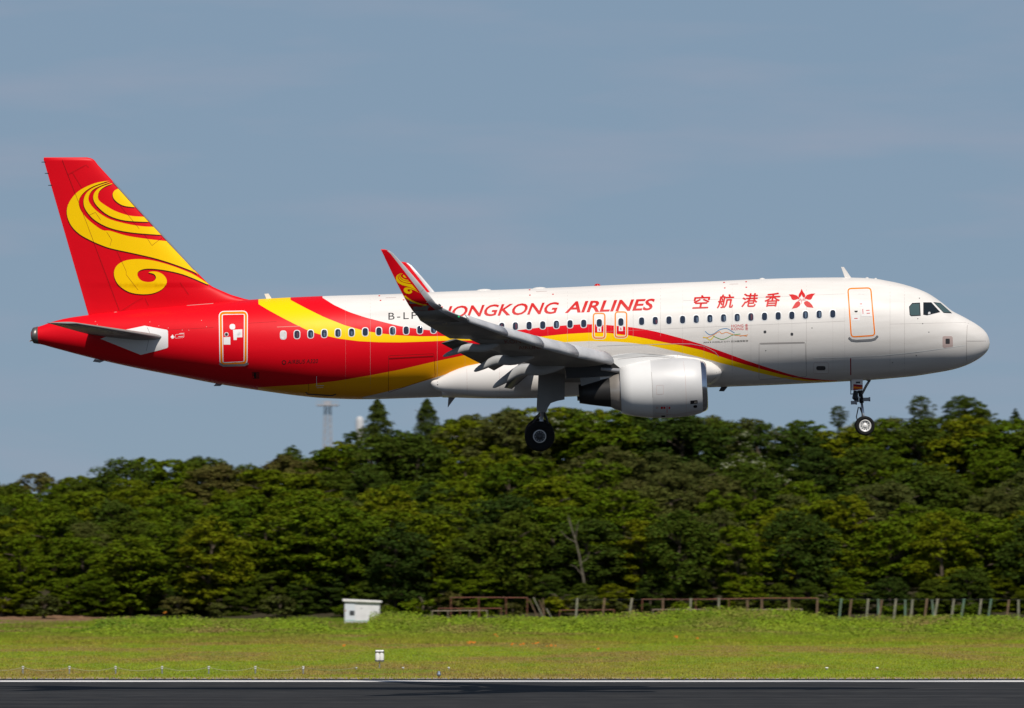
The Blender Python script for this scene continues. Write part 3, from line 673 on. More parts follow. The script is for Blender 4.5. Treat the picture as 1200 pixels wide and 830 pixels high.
for mir in (False, True):
    tips = tip_stations()
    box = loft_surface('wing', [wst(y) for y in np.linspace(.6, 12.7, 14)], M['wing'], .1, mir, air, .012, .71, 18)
    lt(box, 'near wing seen from below' if not mir else 'far wing')
    # upper skin shroud over the flap gap
    sh = []
    for y in np.linspace(1.9, 12.7, 8):
        le, te, t, up = wst(y); a = le.lerp(te, .69) + Vector((0, 0, .055 * (te - le).length * .62)); b_ = le.lerp(te, .76) + Vector((0, 0, .022 * (te - le).length)); th = Vector((0, 0, .018))
        sh.append([a + th, b_ + th * .5, b_ - th * .5, a - th])
    if mir: sh = [[Vector((p.x, -p.y, p.z)) for p in r_][::-1] for r_ in sh]
    MB().loft(sh).build('flap_shroud', M['wing'], box)
    tipw = loft_surface('wing_tip', [wst(y) for y in np.linspace(12.75, 16.0, 5)], M['wing'], .1, mir, box, .012, 1, 18)
    # aileron hinge seam, seen from below
    bl = tips[:3]
    bl_o = loft_surface('winglet_blend', [wst(15.98)] + bl[1:], [M['wing'], M['slat']], .1, mir, box, .006, 1, 18); nose_band(bl_o, 18, .16, 1)
    wl = loft_surface('winglet', tips[2:], [M['red'], M['slat']], .1, mir, box, 0, 1, 18); nose_band(wl, 18, .22, 3)
    def fl_(a, b_, ya, yb, n, tk):
        st_ = []
        for t_ in np.linspace(0, 1, n):
            y = ya + (yb - ya) * t_; l0, t0 = P(*a[0], -ya), P(*a[1], -ya); l1, t1 = P(*b_[0], -yb), P(*b_[1], -yb)
            st_.append((l0.lerp(l1, t_), t0.lerp(t1, t_), tk, (0, .1, 1)))
        return loft_surface('flap', st_, flap_m, .1, mir, box, .02, 1, 10)
    f1 = fl_(((535,397.6),(516.7,402.4)), ((606,417.5),(579,434.5)), 12.6, 6.5, 6, .10)
    f2 = fl_(((618,419),(591,454.6)), ((628,428),(600,456)), 6.25, 2.35, 4, .13)
    # slats, drooped in front of the leading edge
    for ya, yb in ((2.3, 5.0), (6.25, 8.7), (8.75, 11.1), (11.15, 13.5), (13.55, 15.95)):
        rg = []
        for y in np.linspace(ya, yb, 4):
            le, te, t, up = wst(y); c = (te - le).length; d = (te - le) / c; upn = Vector((0, .12, 1)).normalized(); k = .20
            q = []
            dv = (d + Vector((0, 0, .42))).normalized(); un = Vector((0, 0, 1)) - dv * dv.z; un.normalize()
            o_ = le + Vector((.06 * min(c, 3), 0, -.045 * min(c, 3.0)))
            for (u, w) in [(1, .30), (.75, .34), (.45, .31), (.2, .2), (.05, .09), (0, 0), (.05, -.09), (.15, -.15), (.3, -.16), (.42, -.1), (.6, .12), (.8, .24)]:
                q.append(o_ + dv * (u * k * min(c, 3.2)) + un * (w * k * min(c, 3.2) * 1.35))
            rg.append(q)
        if mir: rg = [[Vector((p.x, -p.y, p.z)) for p in r_][::-1] for r_ in rg]
        MB().loft(rg).build('slat', M['slat'], box, True)
    canoe((519, 417.6), 11.9, box, mir, .12, .16); canoe((555.4, 435), 9.0, box, mir, .14, .19); canoe((577.4, 454), 6.3, box, mir, .16, .23)
    if not mir:
        WB = bvh_of(wl); BB = bvh_of(box); TW = bvh_of(tipw); BLB = bvh_of(bl_o)
        strokes('winglet_seam', [[(491.6,343.4),(498.6,337)],[(499.4,354.8),(506,350.6)]], .5, M['line'], WB, wl, .014)
        # lower edge of the red paint: yellow line, then light grey
        poly('grey_base', [(469.5,343.5),(471.5,343.7),(477.8,349.6),(486.3,354.3),(495.5,357.2),(502.6,358.3),(507,364),(500,368),(469,368)], M['wing'], WB, wl, .008, 4)
        for B_, o_ in ((WB, wl),): stroke('yellow_line', [(471.2,343.4),(474,346.8),(477.8,349.8),(482,352.4),(486.3,354.4),(491,356.2),(495.5,357.3),(500,357.8)], 1.7, M['yellow'], B_, o_, .014)
        # the fin's swirl, scaled onto the winglet: three matching points of each fix the mapping
        _s = np.array([[79, 248, 1], [134, 326, 1], [245.6, 334.5, 1]]); _d = np.array([[464.0, 326.5], [473.2, 340.8], [490.9, 342.9]])
        T_ = np.linalg.solve(_s, _d)
        def tr(p): return tuple(np.array([p[0], p[1], 1]) @ T_)
        for s_ in SW:
            q = [tr(p) for p in s_]
            poly('swirl_motif', q, M['yellow'], WB, wl, .008, 6)
        strokes('wick', [[(443,294),(446.5,294)]], .4, M['black'], WB, wl)
        # pale mottled patches and writing under the tip, aileron and slat seams
        strokes('wing_seam', [[(524,387),(560,392)],[(560,380),(612,394),(672,415)],[(640,404),(646,424)],[(600,392),(604,408)]], .35, M['line'], BB, box)
        poly('mottled_patch', rrect([(497,371),(513,370.6),(518,375),(508,378.4)], 3), paint('mottled_beige', (.40,.36,.32), .6, 0, 0, .9, 6, 0, (.1,.1,.1)), TW, tipw, .006)
        poly('mottled_patch', rrect([(512,376),(527,375.6),(530,379.6),(520,381)], 2), bpy.data.materials['mottled_beige'], TW, tipw, .006)
        dr = paint('faded_red_stencil', (.20, .03, .03), .6)
        letters('wing_lettering', 'HONG', 566, 590, 396.6, 396, 4.2, dr, BB, box, -.3)
        letters('wing_lettering', 'KONG', 592, 616, 402.6, 402, 4.2, dr, BB, box, -.3)
        letters('wing_lettering', 'AIRLINES', 608, 638, 409.6, 409, 4.0, dr, BB, box, -.3)
        MB().tube([P(513.6,357.2,-17.0), P(516.8,358.6,-17.0)], [.05,.03]).build('navigation_light', M['gearblack'], wl)
        MB().tube([P(536.6,371,-16.5), P(538.4,371.9,-16.5)], [.04,.03]).build('navigation_light', paint('starboard_light_green', (.02,.6,.2), .2), tipw)
# ------------------------------------------------------------------ belly fairing
FZ = [(846,434,437,1.2),(845,430,442,1.55),(841,424,447,1.74),(834,417,451,1.87),(818,410,454.6,1.97),(793,404.5,457.4,2.05),(760,404.5,460,2.08),(700,406,463.4,2.12),(640,410,466.4,2.2),(600,418,467.3,2.16),(560,430,467,2.05),(535,444,466.2,1.85),(518,455,466,1.5)]
rg = []
for px, yt, yb, w in FZ:
    a, b_ = P(px, yt, -w), P(px, yb, 0); zc = (a.z + b_.z) / 2; hh = (a.z - b_.z) / 2; x = P(px, (yt + yb) / 2, -w * .95).x
    rg.append([(x, w * (abs(math.cos(t_)) ** .8) * (1 if math.cos(t_) > 0 else -1), zc + hh * (abs(math.sin(t_)) ** .85) * (1 if math.sin(t_) > 0 else -1)) for t_ in [2 * math.pi * k / 56 for k in range(56)]])
fair = MB().loft(rg).build('belly_fairing', M['livery'], air, True)
GB = bvh_of(fair)
for mir in (1, -1):
    prof = [(504.6,449.4,450.2),(506,446.9,452.6),(508.5,445.6,455),(512.4,444.6,457.6),(519,440.6,459.8),(527,436.4,461.2),(537,432,463),(547,428.6,464.4),(567,424.4,466.4),(600,421,467),(640,419,466),(680,420,464)]
    rg = []
    for px, yt, yb in prof:
        a, b_ = P(px, yt, -1.8), P(px, yb, -1.8); zc = (a.z + b_.z) / 2; hh = (a.z - b_.z) / 2
        rg.append([(a.x, mir * (-1.62 - hh * .55 * .2) + hh * .82 * math.cos(t_), zc + hh * math.sin(t_)) for t_ in [2 * math.pi * k / 28 for k in range(28)]])
    bl_ = MB().loft(rg).build('flap_track_fairing', M['white'], air, True)
    if mir == 1:
        QB = bvh_of(bl_)
        stroke('fairing_gap', [(512.6,444.2),(512.9,451),(512.6,458)], 1.3, M['black'], QB, bl_, .006)
        strokes('fairing_rivets', [[(547,429.6),(547.6,464)],[(585,424),(586,466)]], .3, M['pink'], QB, bl_, .006)
strokes('fairing_seam', [[(700,405.6),(735,404.2),(760,403.9),(793,402.9),(810,403.2),(826,406.2),(838,412.8),(842.5,418)]], .45, M['rimgrey'], FB, fus, .012)
strokes('fairing_seam', [[(759.4,406),(759.6,416)],[(793.4,406),(793.6,419)],[(842,417.5),(845.6,423),(845,432),(839,442),(830,450)],[(842,418.6),(845,427),(838,440)]], .5, M['line'], GB, fair, .008)
strokes('fairing_seam', [[(602,440),(602,466)],[(616,440),(616,466.5)],[(690,440),(690,463)]], .35, M['line'], GB, fair, .008)
# ------------------------------------------------------------------ engines
def engine(mir):
    s = -1 if not mir else 1; Y = s * YE
    a, b_ = P(828.2, 452.6, -YE), P(727, 457.6, -YE); ax = (b_ - a).normalized(); k = (b_ - a).length / 101.2
    ax = Vector((ax.x, 0, ax.z)); o = Vector((a.x, Y, a.z)); ppm = 1 / 30.6
    def prof(l): return [((828.2 - px) * k, r_ * ppm) for px, r_ in l]
    root = MB().lathe(prof([(822,30.3),(819,31.6),(813,33.0),(803,34.4),(790,35.0),(776,34.9),(763.4,34.0)]), o, ax, 72)
    n1 = root.build('engine', M['nacelle'], air, True); lt(n1, 'near silver engine nacelle' if not mir else 'far engine nacelle')
    MB().lathe(prof([(763.4,34.0),(752,32.8),(740,30.6),(727,27.2),(727.1,26.4),(740,27),(760,26)]), o, ax, 72).build('thrust_reverser_cowl', M['nacelle2'], n1, True)
    MB().lathe(prof([(822,22.6),(826,23.6),(827.8,24.8),(828.3,26.2),(827.6,27.6),(825.4,29.2),(822,30.35)]), o, ax, 72).build('inlet_lip', M['lip'], n1, True)
    MB().lathe(prof([(822,22.6),(800,25)]), o, ax, 48).build('inlet_duct', M['gear'], n1, True)
    MB().lathe(prof([(800,25),(800.2,6)]), o, ax, 48).build('fan', M['rimdark'], n1, False)
    MB().lathe(prof([(800,7),(805,5),(809,2.2),(810.5,0)]), o, ax, 24).build('spinner', M['gearblack'], n1, True)
    ax2 = (ax + Vector((0, 0, -.012))).normalized()
    MB().lathe(prof([(745,24),(727,23.6),(720,21.0),(715,18.0)]), o, ax2, 48).build('core_cowl', M['core'], n1, True)
    MB().lathe(prof([(717,18.2),(705,16.2),(690,13.4),(678.4,11.0),(679,10),(700,11)]), o, ax2, 48).build('exhaust_nozzle', M['dark'], n1, True)
    # pylon
    pts = [(795,420.2),(790,417.6),(765,415.2),(742,413.6),(724,415.4),(705,420),(690,424),(680,430),(680,440),(690,450.6),(704,449),(722,441),(728,434),(760,428),(795,424)]
    q = [P(px, py, -YE) for px, py in pts]; th = [.04,.10,.17,.2,.2,.2,.2,.1,.12,.16,.18,.2,.2,.18,.06]
    v = [(p.x, Y - t_, p.z) for p, t_ in zip(q, th)] + [(p.x, Y + t_, p.z) for p, t_ in zip(q, th)]; n = len(q)
    f = [tuple(range(n)), tuple(range(n, 2 * n))[::-1]] + [(i, n + i, n + (i + 1) % n, (i + 1) % n) for i in range(n)]
    py_ = mobj('pylon', v, f, M['nacelle2'], n1)
    for nm, pts2, mt2, t2 in (('pylon_dark_plate', [(662,431),(690,426),(716,423),(726,431),(726,440.5),(703,441.4),(664,443.6)], M['dark'], .27), ('pylon_aft_fairing', [(679.6,443),(703,441.6),(703.6,448.4),(681,452.4)], M['wing'], .24)):  # a dark plate and a grey fairing along the pylon's aft part
        q2 = [P(px, py, -YE) for px, py in pts2]; v = [(p.x, Y - t2, p.z) for p in q2] + [(p.x, Y + t2, p.z) for p in q2]; n = len(q2)
        mobj(nm, v, [tuple(range(n)), tuple(range(n, 2 * n))[::-1]] + [(i, n + i, n + (i + 1) % n, (i + 1) % n) for i in range(n)], mt2, py_)
    if not mir:
        EB = bvh_of(n1); RB = bvh_of(n1.children[0]); PB = bvh_of(py_); NB = bvh_of(n1.children[5])
        strokes('cowl_seam', [[(762.4,427),(764,445),(764.8,460),(764.9,490)]], .5, M['line'], EB, n1, .006)
        strokes('cowl_seam', [[(800.5,421),(803,440),(804,462),(804.4,488)],[(768,484),(790,486.4),(822,481)]], .35, M['pink'], EB, n1, .006)
        strokes('cowl_seam', [[(739.6,430.5),(740.4,455),(744.6,457.4),(747.4,457.6),(747.6,463),(744,465.4),(741.2,468),(741.6,488)],[(747.4,457),(762.6,456)],[(747.4,463),(763,462.6)],[(763.6,428),(764.4,488)]], .4, M['line'], RB, n1, .006)
        stroke('access_panel_seam', rrect([(769,452),(777.4,451.4),(777.6,462),(769.4,462.4)], 1), .35, M['pink'], EB, n1, .006, True)
        strokes('cowl_stencil', [[(781.7,476),(781.7,486.6)]], .6, M['textred'], EB, n1, .008)
        for x_, w_ in ((770,3),(775.6,2.4),(778.6,2.2),(784.4,1.8)): poly('cowl_stencil', rrect([(x_-w_/2,476.8),(x_+w_/2,476.7),(x_+w_/2,479.2),(x_-w_/2,479.3)], .4, 2), M['pink'] if x_ == 770 else M['textred'], EB, n1, .008)
        d_ = poly('cooling_vent', [(809,469.6),(817.4,469),(817.4,473),(809,473.8)], M['black'], EB, n1, .008); poly('vent_glint', [(813.6,470.6),(816.6,470.4),(816.4,472.4),(813.4,472.6)], M['core'], EB, d_, .014)
        poly('cooling_vent', rrect([(812.6,475),(817,474.8),(817,478),(812.6,478.2)], 1.5), M['black'], EB, n1, .008)
        poly('drain', [(775,487),(779.4,487),(779.4,489),(775,489)], M['black'], EB, n1, .008)
        strokes('pylon_seam', [[(724,421),(760,417.4),(793,420)]], .4, M['line'], PB, py_, .008)
        q = [P(x_, y_, -YE + -.02) for x_, y_ in ((704,432.6),(727,434.6))]; MB().tube([p + Vector((0, -.3, 0)) for p in q], [.06,.09], 10).build('drain_tube', M['gear'], n1)
    return n1
engine(False); engine(True)
# ------------------------------------------------------------------ undercarriage
def wheel(parent, c, r_t, w, r_rim, face_m, mir):
    c = Vector(c); y = Vector((0, 1, 0)); h_ = w / 2
    t_ = MB().lathe([(-h_*.62, r_rim), (-h_*.8, r_rim*1.08), (-h_, r_t*.80), (-h_*.93, r_t*.92), (-h_*.65, r_t*.985), (-h_*.2, r_t), (h_*.2, r_t), (h_*.65, r_t*.985), (h_*.93, r_t*.92), (h_, r_t*.80), (h_*.8, r_rim*1.08), (h_*.62, r_rim)], c, y, 56).build('tyre', M['tyre'], parent, True)
    s = -1
    prof = [(-h_*.64, r_rim*1.02), (-h_*.74, r_rim), (-h_*.74, r_rim*.88), (-h_*.42, r_rim*.80), (-h_*.40, r_rim*.36), (-h_*.62, r_rim*.30), (-h_*.66, r_rim*.12), (-h_*.66, 0)]
    m = MB().lathe(prof, c, y, 40); m2 = MB().lathe([(-a, b_) for a, b_ in prof], c, y, 40)
    m.add(m2.v, m2.f); rim = m.build('rim', face_m, parent, True)
    b2 = MB()
    for k in range(10):
        a = 2 * math.pi * k / 10; p = c + Vector((math.cos(a) * r_rim * .62, -h_ * .45, math.sin(a) * r_rim * .62))
        b2.tube([p, p + Vector((0, -.02, 0))], r_rim * .09, 6)
    b2.build('hub_bolts', M['gearblack'] if face_m is M['rim'] else M['gear'], parent)
def main_gear(mir):
    s = 1 if mir else -1; ax_ = P(632.4, 511.4, -4.25); y0 = s * 3.85
    root = empty('main_landing_gear', (0, 0, 0), air)
    topz = wle(3.9).z - .35; tp = P(640, 440, -3.85); up = Vector((tp.x, y0, topz)); dn = Vector((ax_.x, y0, ax_.z))
    mid = dn.lerp(up, .42)
    MB().tube([up, mid], .13, 16).build('strut', M['gear'], root, True)
    MB().tube([mid, dn], .075, 14).build('piston', M['metal'], root, True)
    MB().tube([dn + Vector((0, -.52, 0)), dn + Vector((0, .52, 0))], .07, 12).build('axle', M['gear'], root, True)
    MB().tube([mid + Vector((.05, 0, -.05)), dn + Vector((.34, 0, .50)), dn + Vector((.05, 0, .08))], [.05, .045, .04], 8).build('torque_link', M['gearblack'], root)
    MB().tube([mid + Vector((-.05, 0, -.1)), dn + Vector((-.30, 0, .46)), dn + Vector((-.05, 0, .1))], [.03, .03, .03], 8).build('brake_hose', M['gearblack'], root)
    MB().tube([up.lerp(mid, .35), Vector((up.x, s * 1.9, up.z - .2))], [.08, .06], 10).build('side_stay', M['gear'], root, True)
    for dy in (-.43, .43): wheel(root, dn + Vector((0, dy, 0)), .585, .42, .275, M['rimdark'], mir)
    MB().lathe([(-.01, .215), (-.01, .25), (.01, .25), (.01, .215)], dn + Vector((0, -.43 - .16, 0)), (0, 1, 0), 40).build('rim_ring', M['rim'], root, True)
    # doors: outer leg fairing, hinged from the wing
    q = [P(px, py, -4.45) for px, py in [(631,438),(662,438),(661.6,468.4),(653,470),(645.4,472.6),(642,478),(640,483.6),(629,482.2)]]
    v = [(p.x, s * 4.42, p.z) for p in q] + [(p.x, s * 4.46, p.z) for p in q]; n = len(q)
    f = [tuple(range(n)), tuple(range(n, 2 * n))[::-1]] + [(i, n + i, n + (i + 1) % n, (i + 1) % n) for i in range(n)]
    mobj('leg_door', v, f, M['wing'], root)
    return root
lt(main_gear(False), 'near main undercarriage leg, lowered'); lt(main_gear(True), 'far main undercarriage leg, lowered')
ng = empty('nose_landing_gear', (0, 0, 0), air)
wc = P(1013.4, 499, 0); tp = P(1005.5, 440, 0); m1 = tp.lerp(wc, .55)
MB().tube([tp, m1], .085, 14).build('strut', M['gearblack'], ng, True)
MB().tube([m1, wc], .05, 12).build('piston', M['metal'], ng, True)
MB().tube([wc + Vector((0, -.3, 0)), wc + Vector((0, .3, 0))], .05, 10).build('axle', M['gear'], ng, True)
for dy in (-.25, .25): wheel(ng, wc + Vector((0, dy, 0)), .378, .22, .235, M['rim'], False)
MB().tube([P(1006,477,0), P(1003.6,488.6,0), P(1004.6,492.4,0)], .022, 6).tube([P(1009.6,478,0), P(1010.4,489,0), wc], .022, 6).tube([P(1007.5,477,.05), P(1011.4,487,.05), wc], .03, 6).build('torque_link', M['gearblack'], ng)
MB().tube([P(1019.6,445,-.1), P(1015,452.4,-.1), P(1010,462,-.1)], [.045,.05,.045], 8).tube([P(1014.6,445,-.1), P(1020,447,-.1)], .03, 6).build('drag_strut', M['gear'], ng, True)
MB().tube([P(997.2,446,-.3), P(997,462,-.3), P(1000.6,461.6,-.3)], .022, 6).tube([P(1003,458,0), P(1002,466,0), P(1004.6,470,0)], [.09,.12,.08], 8).build('steering_cylinder', M['gearblack'], ng)
for (x, y, w) in ((999.8,472,.14), (1014.8,468.2,.17)):
    a = P(x, y, -.12); MB().box((a.x - w/1.6, a.y - .1, a.z - .07), (a.x + w/1.6, a.y + .1, a.z + .07)).tube([a + Vector((w/1.6,0,0)), a + Vector((w/1.6+.06,0,0))], [.08,.09], 10).tube([a, P(1007,470,0)], .03, 6).build('taxi_light', M['gear'], ng)
a = P(1006.7,466,-.12); MB().lathe([(0,.0),(0,.045),(-.03,.05)], a, (0,-1,0), 12).build('landing_lamp', M['rimgrey'], ng)
for s in (-1, 1):
    q = [P(px, py, -.45) for px, py in [(997.6,444.6),(1011,444.4),(1011,456.8),(1008.6,458),(997.8,457.6)]]
    v = [(p.x, s * .45, p.z) for p in q] + [(p.x, s * .47, p.z) for p in q]; n = len(q)
    f = [tuple(range(n)), tuple(range(n, 2 * n))[::-1]] + [(i, n + i, n + (i + 1) % n, (i + 1) % n) for i in range(n)]
    d = mobj('nose_gear_door', v, f, M['white'], ng)
    if s == -1:
        DB = bvh_of(d); dk = bpy.data.materials['marking_dark_red']
        poly('door_stripe', [(997,450),(1011,451.4),(1011,453.8),(997,452.6)], dk, DB, d, .004)
        poly('door_stripe', [(997,452.6),(1011,453.9),(1011,455.8),(997,455.2)], M['orange'], DB, d, .004)
        poly('door_stripe', [(997,455.2),(1011,455.8),(1011,458),(997,458)], dk, DB, d, .004)
        poly('door_stencil', [(1003,447.4),(1008,447.4),(1008,449.4),(1003,449.4)], M['gearblack'], DB, d, .005)
# ------------------------------------------------------------------ ground, runway, wood
def nodemat(name):
    m = bpy.data.materials.new(name); nt, b = nodes_of(m); b.inputs['Roughness'].default_value = .9; b.inputs['Specular IOR Level'].default_value = .15
    return m, nt, b, nt.nodes.new, nt.links.new
def ramp(N, pts, interp='LINEAR'):
    r = N('ShaderNodeValToRGB'); e = r.color_ramp.elements; r.color_ramp.interpolation = interp
    while len(e) > 1: e.remove(e[-1])
    e[0].position = pts[0][0]; e[0].color = (*pts[0][1], 1)
    for p, c in pts[1:]:
        q = e.new(p); q.color = (*c, 1)
    return r
def Yof(py): return F * CAMZ / (py - 677)
def grass_colour(N, K):
    """colour of the field from the place: long mown strips, dry patches, bare soil"""
    g = N('ShaderNodeNewGeometry'); 
    mp = N('ShaderNodeMapping'); mp.inputs['Scale'].default_value = (.085, .022, 1); K(g.outputs['Position'], mp.inputs[0])
    n1 = N('ShaderNodeTexNoise'); n1.inputs['Scale'].default_value = 1; n1.inputs['Detail'].default_value = 6; n1.inputs['Roughness'].default_value = .6; K(mp.outputs[0], n1.inputs['Vector'])
    r1 = ramp(N, [(.30, (.23, .26, .020)), (.42, (.175, .235, .014)), (.50, (.22, .225, .024)), (.59, (.235, .175, .050)), (.67, (.17, .21, .02))]); K(n1.outputs['Fac'], r1.inputs[0])
    n2 = N('ShaderNodeTexNoise'); n2.inputs['Scale'].default_value = .8; n2.inputs['Detail'].default_value = 8; K(g.outputs['Position'], n2.inputs['Vector'])
    r2 = ramp(N, [(.3, (.60, .66, .5)), (.7, (1.3, 1.2, 1.2))]); K(n2.outputs['Fac'], r2.inputs[0])
    m = N('ShaderNodeMix'); m.data_type = 'RGBA'; m.blend_type = 'MULTIPLY'; m.inputs['Factor'].default_value = 1
    K(r1.outputs[0], m.inputs['A']); K(r2.outputs[0], m.inputs['B'])
    # greener towards the back where the grass is long
    sp = N('ShaderNodeSeparateXYZ'); K(g.outputs['Position'], sp.inputs[0])
    mr = N('ShaderNodeMapRange'); mr.inputs['From Min'].default_value = 440; mr.inputs['From Max'].default_value = 500; K(sp.outputs[1], mr.inputs['Value'])
    n3 = N('ShaderNodeTexNoise'); n3.inputs['Scale'].default_value = .11; n3.inputs['Detail'].default_value = 5; K(g.outputs['Position'], n3.inputs['Vector'])
    r3 = ramp(N, [(.32, (.075, .125, .009)), (.43, (.17, .225, .012)), (.52, (.105, .150, .010)), (.61, (.16, .15, .03)), (.69, (.19, .13, .05))]); K(n3.outputs['Fac'], r3.inputs[0])
    m2 = N('ShaderNodeMix'); m2.data_type = 'RGBA'; K(mr.outputs[0], m2.inputs['Factor']); K(m.outputs['Result'], m2.inputs['A']); K(r3.outputs[0], m2.inputs['B'])
    return m2.outputs['Result'], g, sp
mg, nt, b, N, K = nodemat('meadow'); col, g, sp = grass_colour(N, K)
# dry verge by the runway and bare reddish soil by the wood on the left
mrv = N('ShaderNodeMapRange'); mrv.inputs['From Min'].default_value = Yof(792.6); mrv.inputs['From Max'].default_value = Yof(793.8); K(sp.outputs[1], mrv.inputs['Value'])
nv = N('ShaderNodeTexNoise'); nv.inputs['Scale'].default_value = 1.2; nv.inputs['Detail'].default_value = 5; K(g.outputs['Position'], nv.inputs['Vector'])
rv = ramp(N, [(.35, (.16, .10, .045)), (.6, (.42, .31, .13))]); K(nv.outputs['Fac'], rv.inputs[0])
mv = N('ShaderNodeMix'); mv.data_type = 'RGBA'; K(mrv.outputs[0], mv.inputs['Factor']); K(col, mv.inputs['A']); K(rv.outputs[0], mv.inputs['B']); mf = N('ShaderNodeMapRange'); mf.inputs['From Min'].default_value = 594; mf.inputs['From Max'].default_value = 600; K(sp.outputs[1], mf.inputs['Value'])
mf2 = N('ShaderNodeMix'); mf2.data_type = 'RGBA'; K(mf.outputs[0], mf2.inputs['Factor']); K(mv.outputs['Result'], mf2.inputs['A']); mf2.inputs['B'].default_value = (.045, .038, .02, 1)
so = N('ShaderNodeMath'); so.operation = 'LESS_THAN'; K(sp.outputs[0], so.inputs[0]); so.inputs[1].default_value = -36
so2 = N('ShaderNodeMath'); so2.operation = 'GREATER_THAN'; K(sp.outputs[1], so2.inputs[0]); so2.inputs[1].default_value = 552
so3 = N('ShaderNodeMath'); so3.operation = 'LESS_THAN'; K(sp.outputs[1], so3.inputs[0]); so3.inputs[1].default_value = 603
sm = N('ShaderNodeMath'); sm.operation = 'MULTIPLY'; K(so.outputs[0], sm.inputs[0]); K(so2.outputs[0], sm.inputs[1]); sm2 = N('ShaderNodeMath'); sm2.operation = 'MULTIPLY'; K(sm.outputs[0], sm2.inputs[0]); K(so3.outputs[0], sm2.inputs[1])
rs_ = ramp(N, [(.35, (.13, .075, .04)), (.6, (.24, .14, .08))]); K(nv.outputs['Fac'], rs_.inputs[0])
mf3 = N('ShaderNodeMix'); mf3.data_type = 'RGBA'; K(sm2.outputs[0], mf3.inputs['Factor']); K(mf2.outputs['Result'], mf3.inputs['A']); K(rs_.outputs[0], mf3.inputs['B']); K(mf3.outputs['Result'], b.inputs['Base Color'])
skyl = [(-260,560),(-60,560),(0,560),(22,557),(47,548),(65,559),(82,555),(115,558),(130,549),(145,532),(160,527),(182,534),(200,533),(225,527),(250,537),(275,541),(295,542),(312,545),(325,533),(342,524),(360,533),(375,530),(382,524),(395,514),(410,508),(425,505),(460,502),(480,503),(500,500),(512,492),(550,481),(600,473),(640,470),(668,474),(700,474),(760,476),(800,480),(826,484),(850,481),(875,484),(900,492),(915,487),(930,487),(947,490),(957,494),(975,495),(992,496),(1020,487),(1040,482),(1062,486),(1097,486),(1125,480),(1171,486),(1200,488),(1300,488),(1500,500)]
skx = [a for a, _ in skyl]; sky_ = [b_ for _, b_ in skyl]
def skyline(px): return float(np.interp(px, skx, sky_))
def sksm(px): return float(np.mean([skyline(px + d) for d in range(-70, 71, 10)]))
YF, YB = 600.0, 730.0
def crest_z(x):    # terrain height at the crest
    px = 600 + x * F / YB
    return CAMZ + (677 - sksm(px)) * YB / F - 7.5
def bank(x): return .55 * math.sin(x * .09 + 1) + .25 * math.sin(x * .23)
BANK = ([-300,0,100,130,250,330,395,425,436,455,480,500,560,640,700,740,780,860,930,970,1030,1100,1200,1500],
        [736,736,735,728,728,729,736,736,724,719.5,723,727,726,728,725,722,718,716.5,719,725,727,725,726,726])
def bank_top(x): return CAMZ - (float(np.interp(600 + x * F / 522, *BANK)) - 677) * 522 / F
def mound(x, y):
    t = min(1, max(0, (y - 474) / 42)) if y < 530 else min(1, max(0, (556 - y) / 24))
    return max(0, bank_top(x) - .42 + .06 * math.sin(x * 1.3 + y * .2)) * (3 * t * t - 2 * t ** 3)
def gz(x, y):
    if y < 300: return 0.0
    return max(gz0(x, y), mound(x, y))
def gz0(x, y):
    z = 0.0
    if y > 430: t = min(1, (y - 430) / 110); z = (3 * t * t - 2 * t ** 3) * (.34 + .10 * bank(x))
    if y > 575: z += min(1, (y - 575) / 25) * .35
    if y > YF:
        t = min(1.0, (y - YF) / (YB - YF)); z += (max(crest_z(x), 1) - z) * (t ** .9)
    return z
EDGE = Yof(795.2)
gx = np.concatenate([[-9000, -3000, -1000, -400, -200], np.linspace(-110, 110, 221), [200, 400, 1000, 3000, 9000]])
gy = np.concatenate([[EDGE], np.linspace(290, 420, 14), np.linspace(430, 600, 35), np.linspace(606, 740, 24), [800, 1000, 2000, 5000, 15000]])
v = [(x, y, gz(min(max(x, -110), 110), y) if y < 900 else (2 if y < 1500 else -10)) for y in gy for x in gx]; nx = len(gx)
f = [(j * nx + i, j * nx + i + 1, (j + 1) * nx + i + 1, (j + 1) * nx + i) for j in range(len(gy) - 1) for i in range(nx - 1)]
# ground in front of the runway closes the sheet
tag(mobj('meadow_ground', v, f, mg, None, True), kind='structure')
ms, nt, b, N, K = nodemat('runway_asphalt'); b.inputs['Roughness'].default_value = .85
g = N('ShaderNodeNewGeometry'); n1 = N('ShaderNodeTexNoise'); n1.inputs['Scale'].default_value = .6; n1.inputs['Detail'].default_value = 8; K(g.outputs['Position'], n1.inputs['Vector'])
mp = N('ShaderNodeMapping'); mp.inputs['Scale'].default_value = (.02, .5, 1); K(g.outputs['Position'], mp.inputs[0]); n2 = N('ShaderNodeTexNoise'); n2.inputs['Scale'].default_value = 1; K(mp.outputs[0], n2.inputs['Vector'])
r1 = ramp(N, [(.3, (.016, .016, .017)), (.7, (.036, .035, .034))]); K(n1.outputs['Fac'], r1.inputs[0]); r2 = ramp(N, [(.3, (.55, .55, .55)), (.7, (1.3, 1.3, 1.3))]); K(n2.outputs['Fac'], r2.inputs[0])
mm = N('ShaderNodeMix'); mm.data_type = 'RGBA'; mm.blend_type = 'MULTIPLY'; mm.inputs['Factor'].default_value = 1; K(r1.outputs[0], mm.inputs['A']); K(r2.outputs[0], mm.inputs['B']); K(mm.outputs['Result'], b.inputs['Base Color'])
rw_ = mobj('runway', [(-9000, -300, -.02), (9000, -300, -.02), (9000, EDGE + .5, -.02), (-9000, EDGE + .5, -.02)], [(0, 1, 2, 3)], ms)
tag(rw_, kind='structure')
mw = paint('runway_edge_line_paint', (.70, .68, .66), .7, 0, 0, .9, .12, 0, (.22, .23, .26))
